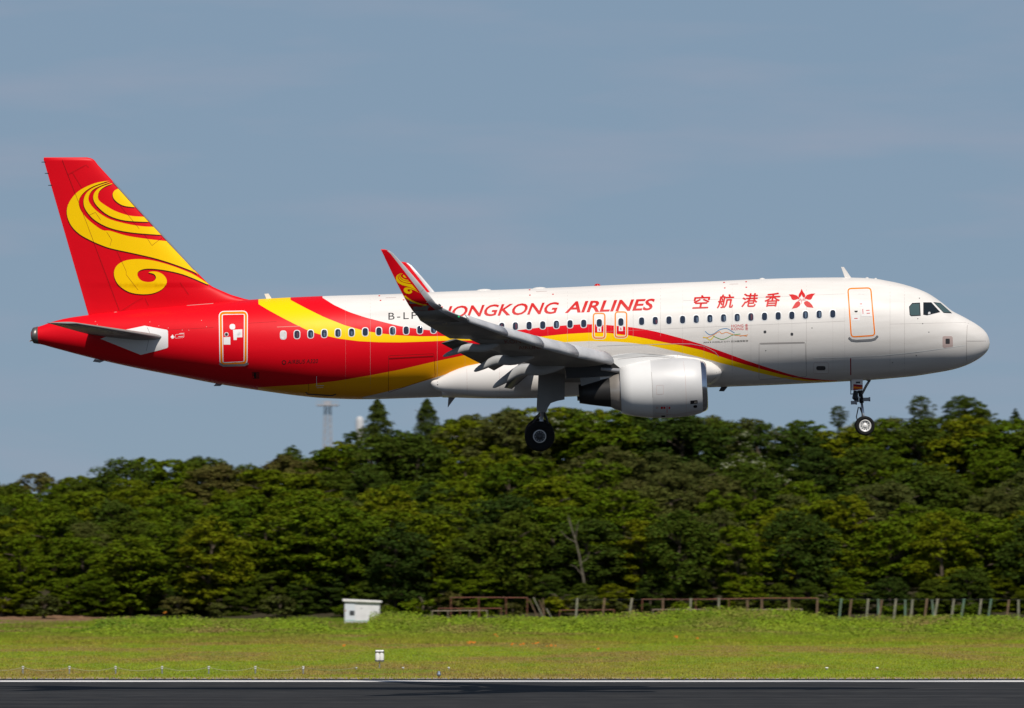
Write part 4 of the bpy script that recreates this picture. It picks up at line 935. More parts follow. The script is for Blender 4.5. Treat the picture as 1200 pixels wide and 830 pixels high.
tag(mobj('runway_edge_line', [(-400, Yof(798.6), -.014), (400, Yof(798.6), -.014), (400, Yof(796.9), -.014), (-400, Yof(796.9), -.014)], [(0, 1, 2, 3)], mw), kind='structure')
# ---- grass blades
mb_, nt, b, N, K = nodemat('grass_blades'); col, g, sp = grass_colour(N, K)
rp = N('ShaderNodeHueSaturation'); vr = N('ShaderNodeMapRange'); vr.inputs['To Min'].default_value = .75; vr.inputs['To Max'].default_value = 1.55; K(g.outputs['Random Per Island'], vr.inputs['Value'])
hr = N('ShaderNodeMapRange'); hr.inputs['To Min'].default_value = .485; hr.inputs['To Max'].default_value = .515; K(g.outputs['Random Per Island'], hr.inputs['Value'])
K(vr.outputs[0], rp.inputs['Value']); K(hr.outputs[0], rp.inputs['Hue']); K(col, rp.inputs['Color']); K(rp.outputs[0], b.inputs['Base Color']); b.inputs['Subsurface Weight'].default_value = 0
def blades(n, y0, y1, hmin, hmax, w, dens=None, spread=95):
    y = y0 + (y1 - y0) * rng.random(n); x = (rng.random(n) - .5) * 2 * (y / F * 600 + 14)
    z = np.array([gz(a, c) for a, c in zip(x, y)]); h = hmin + (hmax - hmin) * rng.random(n)
    if dens is not None: h = h * dens(x, y)
    a = rng.random(n) * math.pi; dx = np.cos(a) * w * .5; dy = np.sin(a) * w * .5; lx = (rng.random(n) - .5) * h * .9; ly = (rng.random(n) - .5) * h * .6
    V = np.empty((n, 3, 3)); V[:, 0] = np.stack([x - dx, y - dy, z - .02], 1); V[:, 1] = np.stack([x + dx, y + dy, z - .02], 1); V[:, 2] = np.stack([x + lx, y + ly, z + h], 1)
    return V.reshape(-1, 3)
def clumpy(x, y): return .45 + .55 * (np.sin(x * .35 + np.sin(y * .13) * 2) * np.sin(x * .11 + y * .07) * .5 + .5) + .35 * np.maximum(0, np.sin(x * .9 + y * .3))
Vg = np.concatenate([blades(120000, 284, 430, .03, .10, .07), blades(120000, 430, 520, .08, .24, .08, lambda x, y: clumpy(x, y) * np.where((600 + x * F / y > 385) & (600 + x * F / y < 432), .4, 1)), blades(140000, 520, 590, .18, .50, .09, lambda x, y: clumpy(x, y) * np.where((x < -36 + 3 * np.sin(y)) & (y > 550), .12, 1))])
def weeds(n):
    y = 476 + 62 * rng.random(n) ** .9; x = (rng.random(n) - .5) * 2 * (y / F * 600 + 12); cx = np.floor(x / 1.5 + np.sin(y / 2)) ; jig = np.sin(cx * 12.9898 + np.floor(y / 2.5) * 78.233) * 43758.5; jig = jig - np.floor(jig)
    z = np.array([gz(a, c) for a, c in zip(x, y)]); dens = np.clip((y - 480) / 25, .15, 1)
    px_ = 600 + x * F / y; dens = dens * np.where((px_ < 112) | ((px_ > 385) & (px_ < 432)), .3, 1)
    p = np.stack([x, y, z + rng.random(n) * (.15 + .75 * jig ** 1.6) * dens], 1); nr = rng.normal(size=(n, 3)) * .6 + np.array([0, -.3, .8]); nr /= np.linalg.norm(nr, axis=1)[:, None]
    t = np.cross(nr, rng.normal(size=(n, 3))); t /= np.linalg.norm(t, axis=1)[:, None]; w = np.cross(nr, t); s = .05 + .07 * rng.random((n, 1))
    return np.stack([p - t * s, p - w * s * .6, p + t * s, p + w * s * .6], 1).reshape(-1, 3)
wv = weeds(190000); wme = fastmesh('bank_weeds', wv, 4, [mb_]); wo_ = bpy.data.objects.new('bank_weeds', wme); COL.objects.link(wo_)
tag(wo_, 'leafy green weeds covering the low bank before the fence and the wood', 'weeds', kind='stuff')
me = fastmesh('meadow_grass', Vg, 3, [mb_]); go = bpy.data.objects.new('meadow_grass', me); COL.objects.link(go)
tag(go, 'green and straw coloured grass growing between the runway and the wood', 'grass', kind='stuff')
# orange wild flowers
fl = []
fr_ = np.random.default_rng(11)
for (px, py, n, sp_) in ((555,752.5,10,5),(549,753,6,3),(611,755,9,7),(627,754,6,4),(534,740,4,3),(582,744,4,3),(600,755,5,3),(792,746,9,3),(817,748,4,2),(701,760,4,2),(404,756,5,2),(193,718,6,2),(648,757,5,6)):
    for _ in range(n):
        x_, y_ = px + fr_.normal() * sp_ * .5, py + fr_.normal() * .7; Y = Yof(min(max(y_ + 4, 740), 790)); 
        X = (x_ - 600) * Y / F; z = CAMZ + (677 - y_) * Y / F
        s_ = .035 + .04 * fr_.random()
        for a in (0, 1):
            dx, dz = (s_, 0) if a == 0 else (s_ * .7, s_ * .7)
            fl += [(X - dx, Y, z - s_ * .6), (X + dx, Y, z - s_ * .5), (X + dx * .7, Y + .05, z + s_ * .7), (X - dx * .8, Y + .05, z + s_ * .6)]
me = fastmesh('wild_flowers', np.array(fl), 4, [paint('flower_petal', (.42, .14, .01), .7)]); fo = bpy.data.objects.new('wild_flowers', me); COL.objects.link(fo)
tag(fo, 'small orange wild flowers scattered in the long grass', 'flowers', kind='stuff')
# ---- foliage
def leafmat(name, cols, vmin=.55, vmax=1.6, pale=0):
    m, nt, b, N, K = nodemat(name); b.inputs['Roughness'].default_value = .75; b.inputs['Specular IOR Level'].default_value = .06
    oi = N('ShaderNodeObjectInfo'); g = N('ShaderNodeNewGeometry')
    r = ramp(N, [(i / (len(cols) - 1), c) for i, c in enumerate(cols)]); K(oi.outputs['Random'], r.inputs[0])
    h = N('ShaderNodeHueSaturation'); a = N('ShaderNodeMapRange'); a.inputs['To Min'].default_value = vmin; a.inputs['To Max'].default_value = vmax; K(g.outputs['Random Per Island'], a.inputs['Value']); K(a.outputs[0], h.inputs['Value'])
    h2 = N('ShaderNodeMapRange'); h2.inputs['To Min'].default_value = .47; h2.inputs['To Max'].default_value = .515; K(g.outputs['Random Per Island'], h2.inputs['Value']); K(h2.outputs[0], h.inputs['Hue'])
    K(r.outputs[0], h.inputs['Color']); K(h.outputs[0], b.inputs['Base Color'])
    tr_ = N('ShaderNodeBsdfTranslucent'); K(h.outputs[0], tr_.inputs['Color']); ms_ = N('ShaderNodeMixShader'); ms_.inputs[0].default_value = .14
    out = nt.nodes['Material Output']; K(b.outputs[0], ms_.inputs[1]); K(tr_.outputs[0], ms_.inputs[2]); K(ms_.outputs[0], out.inputs['Surface'])
    return m
LM = {'bright': leafmat('broadleaf_foliage', [(.052,.084,.003),(.078,.114,.003),(.112,.124,.003)]),
      'dark': leafmat('evergreen_foliage', [(.026,.046,.006),(.042,.066,.006),(.054,.076,.005)]),
      'olive': leafmat('olive_foliage', [(.075,.085,.016),(.060,.072,.016),(.088,.080,.018)], .8, 1.3),
      'pale': leafmat('silvery_foliage', [(.30,.31,.20),(.36,.36,.26)], .7, 1.4),
      'pine': leafmat('conifer_foliage', [(.040,.060,.010),(.060,.080,.012)])}
bark = paint('bark', (.11, .085, .06), .9, 0, 0, .6, 3); deadb = paint('dead_bark', (.14, .12, .09), .9, 0, 0, .6, 3)
def leaves(centres, radii, per, size, flat=.5, up=.7, rg=None):
    """leaf-sized faces spread over many small clumps"""
    rg = rg or rng
    C = np.repeat(centres, per, axis=0); Rr = np.repeat(radii, per, axis=0); n = len(C)
    d = rg.normal(size=(n, 3)); d /= np.linalg.norm(d, axis=1)[:, None]; d[:, 2] = np.where(d[:, 2] < -.35, -d[:, 2] * .6, d[:, 2])
    p = C + d * Rr[:, None] * np.array([1, 1, flat]) * (.65 + .4 * rg.random((n, 1)))
    nr = d * np.array([1, 1, 1]) * (1 - up) + np.array([0, 0, 1]) * up + rg.normal(size=(n, 3)) * .38
    nr /= np.linalg.norm(nr, axis=1)[:, None]
    t = np.cross(nr, rg.normal(size=(n, 3))); t /= np.linalg.norm(t, axis=1)[:, None]; w = np.cross(nr, t)
    s = size * (.6 + .8 * rg.random((n, 1)))
    V = np.stack([p - t * s, p - w * s * .55, p + t * s, p + w * s * .55], 1)
    return V.reshape(-1, 3)
def trunk_mesh(h, r, lean, seed, limbs=5, mat=bark, crown_r=2.5):
    q = random.Random(seed); m = MB(); pts = []; x = y = 0
    for i in range(6):
        pts.append((x, y, h * i / 5)); x += q.uniform(-.2, .2) + lean; y += q.uniform(-.2, .2)
    m.tube(pts, [r * (1 - .75 * i / 5) for i in range(6)], 7)
    for k in range(limbs):
        i = q.randint(2, 4); a = q.uniform(0, 6.28); p = Vector(pts[i]); L_ = crown_r * q.uniform(.5, .85)
        e = p + Vector((math.cos(a) * L_, math.sin(a) * L_, L_ * q.uniform(.3, .8))); m.tube([p, p.lerp(e, .5) + Vector((0, 0, .25)), e], [r * .4, r * .28, r * .1], 5)
    me = bpy.data.meshes.new('trunk'); me.from_pydata(m.v, [], m.f); me.materials.append(mat); return me
PROTO = {}
def proto(kind, seed, h, cr, nclump, per, size, mat, flat=.55, base=.18, shape='round', tip=0, up=.7, clr=(.55, 1.15)):
    q = np.random.default_rng(seed); c = []; rr = []
    for _ in range(nclump):
        if shape == 'cone':
            t = q.random() ** .75; z = h * (base + (1 - base) * t); R_ = cr * (1 - t) ** .62 + .06; a = q.random() * 6.283; r_ = R_ * (.35 + .65 * q.random()); c.append((math.cos(a) * r_, math.sin(a) * r_, z)); rr.append(max(.14, R_ * .40) * q.uniform(.8, 1.2))
        else:
            d = q.normal(size=3); d /= np.linalg.norm(d); k = .5 + .5 * q.random() ** .5
            zc = h * (base + 1) / 2; hz = h * (1 - base) / 2
            lob = 1 + .22 * math.sin(3 * math.atan2(d[1], d[0]) + seed) + .12 * math.sin(5 * d[2] + seed * 2)
            rad = q.uniform(*clr)
            c.append((d[0] * (cr - .4) * k * lob, d[1] * (cr - .4) * k * lob, zc + d[2] * (hz - rad * flat) * k * (1 if d[2] > 0 else 1.0))); rr.append(rad)
    c = np.array(c); rr = np.array(rr)
    V = leaves(c, rr, per, size, flat, up, q); mats = [LM[mat]]; mi = np.zeros(len(V) // 4, int)
    if tip:
        top_ = c[:, 2] > np.quantile(c[:, 2], .55); sel = top_ & (q.random(len(c)) < .55)
        V2 = leaves(c[sel] + np.array([0, -.1, .12]), rr[sel] * .95, tip, size * .8, flat, .35, q); V = np.concatenate([V, V2]); mats.append(LM['pale']); mi = np.concatenate([mi, np.ones(len(V2) // 4, int)])
    me = fastmesh(kind + '_crown', V, 4, mats, mi)
    tm = trunk_mesh(h * .8, .16 + h * .012, 0, seed, 5, bark, cr)
    PROTO.setdefault(kind, []).append((me, tm, h))
for s in range(4): proto('broadleaf_tree', 100 + s, 9.5, 3.6, 150, 130, .145, 'bright', .5, .0, up=.62, clr=(.5, 1.05))
for s in range(3): proto('evergreen_tree', 200 + s, 9, 3.4, 150, 120, .13, 'dark', .7, .0, up=.5, clr=(.45, .95))
for s in range(3): proto('olive_tree', 300 + s, 8.5, 3.5, 160, 120, .12, 'olive', .7, .0, up=.45, clr=(.4, .8))
for s in range(2): proto('pale_tipped_tree', 400 + s, 8.5, 3.4, 140, 120, .13, 'dark', .6, .0, tip=22, up=.5, clr=(.45, .95))
proto('conifer', 500, 11, 2.6, 130, 60, .17, 'pine', .7, .2, 'cone', clr=(.4, .7)); proto('conifer', 501, 11, 3.0, 230, 60, .15, 'pine', 1.0, .05, 'cone', up=.35); proto('conifer', 502, 11, 3.2, 120, 90, .14, 'pine', .75, .1, clr=(.5, .95))
for s in range(2): proto('shrub', 600 + s, 2.4, 1.7, 26, 80, .15, 'bright' if s == 0 else 'olive', .6, .05, clr=(.35, .6))
TREES = []
DESC = {'young': '','broadleaf_tree': 'bright green broadleaf tree', 'evergreen_tree': 'dark evergreen tree', 'olive_tree': 'dull olive green tree', 'pale_tipped_tree': 'dark tree with pale silvery tips', 'conifer': 'pointed conifer', 'shrub': 'low leafy shrub'}
def plant(kind, x, y, z, h, wid=1.0, row='', var=None, rot=None):
    me, tm, h0 = PROTO[kind][(var if var is not None else random.randrange(99)) % len(PROTO[kind])]
    s = h / h0; r = empty(kind, (x, y, z)); r.rotation_euler = (0, 0, rot if rot is not None else random.uniform(0, 6.28)); r.scale = (s * wid, s * wid, s)
    a = bpy.data.objects.new('crown', me); COL.objects.link(a); a.parent = r
    a2 = bpy.data.objects.new('trunk', tm); COL.objects.link(a2); a2.parent = r
    TREES.append([r, kind, row, 600 + x * F / y, y, z + h]); return r
qr = random.Random(21)
def pickkind(px, row):
    # patches seen in the photograph
    if row == 0: return 'broadleaf_tree' if qr.random() < .8 else 'evergreen_tree'
    w = {'broadleaf_tree': 5, 'evergreen_tree': 3, 'olive_tree': 2, 'pale_tipped_tree': .25}
    if 680 < px < 860 and row in (3, 4): w = {'olive_tree': 8, 'broadleaf_tree': 1.2}
    if 860 < px and row in (2, 3): w = {'olive_tree': 5, 'evergreen_tree': 3, 'broadleaf_tree': 2}
    if px > 790 and row >= 4: w = {'pale_tipped_tree': 3, 'evergreen_tree': 4, 'broadleaf_tree': 3, 'olive_tree': 2}
    if 380 < px < 700 and row >= 2: w = {'broadleaf_tree': 6, 'evergreen_tree': 2, 'olive_tree': 1, 'pale_tipped_tree': .3}
    if px < 300: w = {'broadleaf_tree': 4, 'evergreen_tree': 4, 'olive_tree': 2.5}
    k = list(w); return qr.choices(k, [w[a] for a in k])[0]
ROWS = [(607, 'along the front edge of the wood', 4.6), (619, 'in the second rank of the wood', 4.3), (633, 'low on the wooded slope', 4.2), (648, 'midway up the wooded slope', 4.2), (665, 'on the upper wooded slope', 4.2), (684, 'just below the crest', 4.2), (703, 'on the crest of the wood', 4.0)]
for ri, (Y, rn, dx) in enumerate(ROWS):
    half = 600 * Y / F + 9; x = -half + qr.uniform(0, 3)
    while x < half:
        y = Y + qr.uniform(-4, 4); xx = x + qr.uniform(-1.2, 1.2); px = 600 + xx * F / y; z = gz(xx, y) - .3
        kind = pickkind(px, ri); h = qr.uniform(7.2, 10.2) * (1.05 if ri == 0 else 1)
        lim = CAMZ + (677 - (skyline(px) + (2 if ri < 6 else qr.uniform(-2, 2)))) * y / F
        if ri >= 5: h = max(5, min(12, lim - z))
        h = max(3.5, min(h, lim - z)); plant(kind, xx, y, z, h, min(1.5, max(1.0, 8.2 / h)) * qr.uniform(.85, 1.3), rn)
        x += dx * qr.uniform(.8, 1.2)
# skyline trees that stand out
def at(px, Y): return (px - 600) * Y / F
def stand(kind, px, topy, Y, basey, wid, lab, var=0, grp=None):
    z1 = CAMZ + (677 - topy) * Y / F; z0 = CAMZ + (677 - basey) * Y / F
    r = plant(kind, at(px, Y), Y, z0, z1 - z0, wid, 'X', var); TREES[-1][2] = ('L', lab)
stand('conifer', 442, 468.5, 722, 535, 1.35, 'dark pointed conifer rising from the crest under the red and yellow rear fuselage', 1)
stand('conifer', 500.5, 468, 722, 530, 1.2, 'pointed conifer on the crest just behind the blade aerial under the rear belly', 1)
stand('conifer', 982.5, 474, 722, 508, 1.15, 'small layered pine on the crest just left of the nose wheel', 2)
stand('conifer', 1079, 461, 722, 520, 1.0, 'rounded conifer on the crest right of the nose wheel, left of the dark dome', 2)
stand('conifer', 1190, 479, 722, 508, 1.2, 'small conifer on the crest at the right edge', 0)
stand('evergreen_tree', 1128, 462, 735, 520, 1.25, 'broad dark domed tree standing above the crest under the aircraft nose', 0)
stand('evergreen_tree', 1152, 473, 733, 522, 1.0, 'lower dark tree leaning on the right side of the domed tree', 1)
stand('evergreen_tree', 412, 503, 716, 545, .9, 'dark tree on the crest between the lattice tower and the pointed conifer', 2)
stand('evergreen_tree', 342, 520, 712, 560, .8, 'ragged dark tree standing above the crest left of the lattice tower', 1)
x = -56
while x < 56:
    y = 603.5 + qr.uniform(-1.5, 1.5); plant('evergreen_tree' if qr.random() < .6 else 'broadleaf_tree', x, y, gz(x, y) - .8, qr.uniform(3.6, 5.4), 1.25, 'in the undergrowth before the wood'); x += qr.uniform(2.6, 4.2)
# shrubs along the foot of the wood
x = -58
while x < 58:
    y = 599 + qr.uniform(-3, 3); plant('shrub', x, y, gz(x, y) - .1, qr.uniform(1.2, 2.6), 1.1, 'at the foot of the wood'); x += qr.uniform(2.6, 6.5)
# naming every tree so that each label points to one
ORD = ['first', 'second', 'third', 'fourth', 'fifth', 'sixth', 'seventh', 'eighth', 'ninth', 'tenth', 'eleventh', 'twelfth', 'thirteenth', 'fourteenth', 'fifteenth', 'sixteenth', 'seventeenth', 'eighteenth', 'nineteenth', 'twentieth'] 
ORD += ['twenty-' + o for o in ORD[:9]] + ['thirtieth'] + ['thirty-' + o for o in ORD[:9]]
buckets = {}
for t in TREES:
    r, kind, row, px, y, zt = t
    tag(r, None, 'shrub' if kind == 'shrub' else 'tree', 'shrubs at the foot of the wood' if kind == 'shrub' else 'trees of the wood')
    if isinstance(row, tuple): r['label'] = row[1]; continue
    if px < -12 or px > 1212: buckets.setdefault((kind, row, 'L' if px < 0 else 'R'), []).append(t)
    else: buckets.setdefault((kind, row, 'in'), []).append(t)
for (kind, row, side), l in buckets.items():
    l.sort(key=lambda t: t[3])
    for i, t in enumerate(l):
        if side == 'in':
            o_ = (ORD[i] + ' ') if len(l) > 1 else 'only '; t[0]['label'] = o_ + DESC[kind] + (' from the left ' if len(l) > 1 else ' ') + row
        else: t[0]['label'] = DESC[kind] + ' ' + row + (' beyond the left edge' if side == 'L' else ' beyond the right edge') + ('' if len(l) < 2 else ', ' + ('nearer' if i == 0 else 'farther'))
# the wood carries on past both edges of the picture as one mass
cs, rs2 = [], []
qs = np.random.default_rng(77)
for side in (-1, 1):
    for k in range(85):
        y_ = 606 + 100 * qs.random(); x_ = side * (600 * y_ / F + 15 + 48 * qs.random()); h_ = 7 + 3 * qs.random(); z_ = gz(x_, y_)
        for _ in range(42):
            d_ = qs.normal(size=3); d_ /= np.linalg.norm(d_); cs.append((x_ + d_[0] * 3.3, y_ + d_[1] * 3.3, z_ + h_ * .5 + d_[2] * h_ * .48)); rs2.append(qs.uniform(.6, 1.2))
wv2 = leaves(np.array(cs), np.array(rs2), 24, .34, .7, .5, qs); wm2 = fastmesh('outlying_wood', wv2, 4, [LM['bright'], LM['dark']], (np.arange(len(wv2) // 4) // (42 * 24) % 2))
ow = bpy.data.objects.new('outlying_wood', wm2); COL.objects.link(ow); tag(ow, 'mass of mixed green trees carrying the wood on past both edges of the view', 'wood', kind='stuff')
# dead tree
dm = MB(); Yd = 604.5
def dp(px, py): return Vector((at(px, Yd), Yd, CAMZ + (677 - py) * Yd / F))
dt = empty('dead_tree', (at(688, Yd), Yd, gz(at(688, Yd), Yd)))
tag(dt, 'bare pale dead tree leaning in front of the bright broadleaf crowns', 'tree')
o_ = dt.location
def rel(l): return [dp(*p) - o_ for p in l]
mobj('trunk', *(lambda m: (m.v, m.f))(MB().tube(rel([(690,727),(687,700),(683,675),(679,652),(674,632),(668,614),(665,606)]), [.13,.12,.11,.09,.07,.05,.02], 7)), deadb, dt)
for l in ([(674,632),(676,620),(678,610)], [(675,636),(664,630),(657,622)], [(683,675),(674,664),(668,662)], [(681,660),(688,655),(691,646)], [(670,620),(668,610),(666,603)]):
    mobj('branch', *(lambda m: (m.v, m.f))(MB().tube(rel(l), [.05,.035,.015], 6)), deadb, dt)
# ------------------------------------------------------------------ small things in the field
Yh = 560.0; hz = CAMZ + (677 - 736) * Yh / F; hx0, hx1 = at(404, Yh), at(445, Yh); ht = CAMZ + (677 - 705) * Yh / F
hut = empty('utility_hut', ((hx0 + hx1) / 2, Yh + 1.2, hz)); tag(hut, 'small white equipment hut with a flat overhanging roof at the edge of the wood', 'hut')
wh = paint('hut_white_wall', (.70, .69, .69), .6, 0, 0, .25, 1.5); wd = (hx1 - hx0) / 2; hh = ht - hz
MB().box((-wd, -1.2, -.3), (wd, 1.2, hh)).build('wall', wh, hut)
v = [(-wd-.16,-1.4,hh+.02),(wd+.16,-1.4,hh-.10),(wd+.16,1.4,hh-.10),(-wd-.16,1.4,hh+.02),(-wd-.16,-1.4,hh+.24),(wd+.16,-1.4,hh+.07),(wd+.16,1.4,hh+.07),(-wd-.16,1.4,hh+.24)]
mobj('roof', v, [(0,3,2,1),(4,5,6,7),(0,1,5,4),(1,2,6,5),(2,3,7,6),(3,0,4,7)], paint('hut_roof', (.74,.72,.69), .6, 0, 0, .3, 2), hut)
MB().box((-wd+.02,-1.235,-.2),(-wd+.92,-1.203,hh-.16)).build('door', paint('hut_door', (.60,.63,.66), .5), hut)
wnd = MB().box((-wd+.45,-1.262,1.12),(-wd+.87,-1.237,1.52)).build('window', M['gearblack'], hut); MB().box((-wd+.64,-1.275,1.12),(-wd+.68,-1.264,1.52)).build('window_bar', M['gear'], wnd)
MB().box((-wd+.93,-1.22,.60),(wd-.02,-1.202,.64)).box((-wd+.02,-1.252,.64),(-wd+.9,-1.237,.68)).build('green_band', paint('hut_green_band', (.15,.45,.30), .6), hut)
MB().box((-wd+1.42,-1.23,1.68),(-wd+1.52,-1.202,1.76)).build('vent', M['gear'], hut); MB().box((-wd+.05,-1.25,1.45),(-wd+.12,-1.236,1.6)).build('notice', paint('notice_red', (.35,.12,.06), .6), hut)
# marker box on a post
Ym = Yof(783.5)
mk = empty('marker_board', (at(445, Ym), Ym, 0)); tag(mk, 'small white double marker box with dark bands on a short post in the grass', 'marker')
w_ = 10.5 * Ym / F / 2; z0 = CAMZ + (677 - 776) * Ym / F; z1 = CAMZ + (677 - 761.8) * Ym / F; mw2 = paint('marker_white', (.80,.79,.78), .5)
for s in (-1, 1): MB().lathe([(0, .02), (0, w_*.42), (.05, w_*.5), ((z1-z0)*.5, w_*.52), (z1-z0-.05, w_*.5), (z1-z0, w_*.42), (z1-z0, .02)], (s * w_ * .47, 0, z0), (0,0,1), 16).build('canister', mw2, mk, True)
for zz in (z0 + .075, z1 - .09): MB().box((-w_*1.02, -w_*.56, zz - .022), (w_*1.02, w_*.56, zz + .022)).build('band', M['gearblack'], mk)
MB().tube([(0, 0, 0), (0, 0, z0)], .03, 8).build('post', M['gear'], mk)
# runway edge light
Yl = EDGE + .9; el = empty('edge_light', (at(514.5, Yl), Yl, 0)); tag(el, 'small blue grey runway edge light on a rusty stem at the edge line', 'runway light')
k = Yl / F
MB().tube([(0,0,-.02),(0,0,.12)], .03, 8).build('stem', paint('rusty_stem', (.3,.12,.05), .8), el)
MB().lathe([(.10,.05),(.12,.09),(.2,.10),(.22,.07),(.30,.06),(.33,.0)], (0,0,0), (0,0,1), 14).build('lamp_housing', paint('light_housing', (.16,.2,.26), .4, .3), el, True)
for px in (968.5, 1027.5):
    Yk = Yof(785); e = empty('ground_marker', (at(px, Yk), Yk, 0)); tag(e, ('left' if px < 1000 else 'right') + ' one of two small white ground markers in the grass under the nose', 'marker', 'small white ground markers')
    MB().tube([(0,0,0),(0,0,.10)], .03, 8).build('base', M['gear'], e); MB().lathe([(.08,.07),(.11,.08),(.13,.05),(.14,0)], (0,0,0), (0,0,1), 12).build('cap', mw2, e, True)
# low posts with a slack chain
Yc = Yof(789.5); cpx = [-26.5, 27.5, 82, 136, 190.4, 245, 299.6, 355.6, 417.5, 472.5, 526]
mc = paint('chain_white', (.32,.30,.17), .6); mp_ = paint('post_pale', (.62,.63,.64), .5)
for i, px in enumerate(cpx):
    Y = Yc + (0 if px < 400 else 14); zt = (789.5 - 780.5) * Y / F if px < 400 else .12
    e = empty('chain_post', (at(px, Y), Y, 0)); tag(e, ('short pale post' if px < 400 else 'stubby post half hidden in grass') + ' holding the slack chain, ' + ('left of the frame' if px < 0 else ORD[i - 1] + ' from the left'), 'post', 'posts of the low chain barrier')
    MB().tube([(0,0,0),(0,0,zt-.12 if zt > .2 else zt - .05)], .035, 8).build('stem', M['gear'], e); MB().tube([(0,0,zt-.14 if zt > .2 else zt - .06),(0,0,zt)], .055, 10).build('cap', mp_, e)
for i in range(len(cpx) - 1):
    a, b_ = cpx[i], cpx[i + 1]
    if a > 400: continue
    Y0 = Yc + (0 if a < 400 else 14); Y1 = Yc + (0 if b_ < 400 else 14)
    za = .31 if a < 400 else .10; zb = .31 if b_ < 400 else .10; n = 14; pts = []
    for k in range(n + 1):
        t = k / n; pts.append((at(a, Y0) * (1 - t) + at(b_, Y1) * t, (Y0 * (1 - t) + Y1 * t) - .06, za * (1 - t) + zb * t - .17 * 4 * t * (1 - t) * (1 if b_ < 400 else .8)))
    o = MB().tube(pts, .013, 5).build('chain', mc); o.location = (0, 0, 0)
    tag(o, 'slack pale chain hanging between posts, ' + ('leftmost span' if i == 0 else ORD[i] + ' span from the left'), 'chain', 'chain spans of the low barrier')
# rusty pipe frames and fence posts in front of the wood
rust = paint('rusty_pipe', (.22,.075,.045), .8, .1, 0, .8, 3, 0, (.09,.055,.045)); rust2 = paint('weathered_pipe', (.34,.30,.22), .8, .1, 0, .8, 3, 0, (.22,.09,.05))
conc = paint('old_fence_post', (.30,.27,.20), .9, 0, 0, .9, 2, 0, (.12,.15,.11)); greenp = paint('green_fence_post', (.12,.20,.145), .8, 0, 0, .9, 2, 0, (.16,.14,.10))
brownp = paint('brown_fence_post', (.20,.13,.085), .9, 0, 0, .7, 2)
def V3(px, py, Y): return Vector((at(px, Y), Y, CAMZ + (677 - py) * Y / F))
def frame(name, rail, posts, Y, lab, mr_, r_=.038, grp=None, ybase=731):
    o = empty(name, V3(sum(p[0] for p in rail) / len(rail), ybase, Y)); tag(o, lab, 'pipe barrier', grp or 'rusty pipe frames in front of the wood')
    MB().tube([V3(*p, Y) - o.location for p in rail], r_, 6).build('rail', mr_, o)
    for (x0, y0, x1) in posts: MB().tube([V3(x0, y0, Y) - o.location, V3(x1, ybase, Y) - o.location], r_ * .95, 6).build('post', mr_, o)
    return o
frame('pipe_barrier', [(506,716),(571,715.4)], [(506.4,716,506),(525,716,525),(550.6,715.6,550.4),(570.8,715.4,571)], 572, 'low weathered pipe barrier in front, left end of the frames', rust2)
frame('pipe_barrier', [(514,713),(588,713)], [(514,713,514),(539,713,539.6),(562,713,562),(587.4,713,587.4)], 577, 'low rusty barrier just behind the weathered one', rust)
frame('pipe_barrier', [(528,700.4),(560,700.2),(593,700.4),(618,700.6)], [(528.4,700.4,528.6),(561,700.4,561),(593,700.4,593),(618,700.6,617.4)], 582, 'tall rusty pipe frame with four legs right of the hut', rust, .042)
frame('pipe_barrier', [(655.6,715.2),(720,714.6)], [(656,715,655.6),(688,715,688),(719.6,714.8,720)], 572, 'low rusty barrier under the dead tree', rust)
frame('pipe_barrier', [(752,702.4),(810,702.6),(854,702),(900,701),(958,701)], [(752.6,702.4,752),(815,702.4,815.4),(854,702,853.4),(893,701,893)], 580, 'long rusty pipe frame in the middle of the fence line', rust, .042)
frame('pipe_barrier', [(764,714.6),(800,714),(830,714.4)], [(765,714.6,765),(829,714.4,829)], 573, 'low rusty rail in front of the long pipe frame', rust2)
frame('pipe_barrier', [(873,714.6),(940,714)], [(874,714.6,874),(939,714,939)], 573, 'low faint rail right of the long pipe frame', rust2)
for i, (a, b_, c, d) in enumerate(((620,702,633,728),(625,700,640,729),(632,703,639,724),(640,713,650,729),(636,701,638,722))):
    o = empty('leaning_pole', V3(c, d + 2, 576)); MB().tube([V3(a, b_, 576) - o.location, V3(c, d + 2, 576) - o.location], .045, 6).build('pole', conc if i % 2 else brownp, o)
    tag(o, ['first', 'second', 'third', 'fourth', 'fifth'][i] + ' of the thin poles leaning in a bundle right of the tall pipe frame', 'pole', 'poles leaning in a bundle')
posts = [(676.5,702,674,730,conc),(708.4,702,705,728,brownp),(740.4,702,736,728,conc),(776.8,702,776.6,720,brownp),(809.4,702,808.6,720,conc),(842.4,702,841.6,716,conc),(875.6,704,876,716,brownp),(892.4,703,892.4,716,brownp),(924.6,702,924.2,720,brownp),(957.8,702,956.6,722,brownp),
 (985.6,702.4,982.4,727,greenp),(997.4,703,994.6,722,brownp),(1017,702.6,1014.4,728,conc),(1033,703.6,1029.4,724,brownp),(1029,703,1029,716,greenp),(1049.6,702.6,1046,731,conc),(1060.4,704,1060.4,718,greenp),(1069,703.6,1067,722,conc),(1086,702.4,1082,728,brownp),(1092,704,1094,726,greenp),(1098.4,702.8,1093.6,726,conc),(1117.4,703,1114,725,conc),(1129.4,702.6,1124.6,728,greenp),(1149.4,702.8,1145.6,729,conc),(1161,702.8,1156.4,728,greenp),(1181.8,704,1178,731,brownp),(1193,704,1193,730,conc),(1213,703,1209,730,conc)]
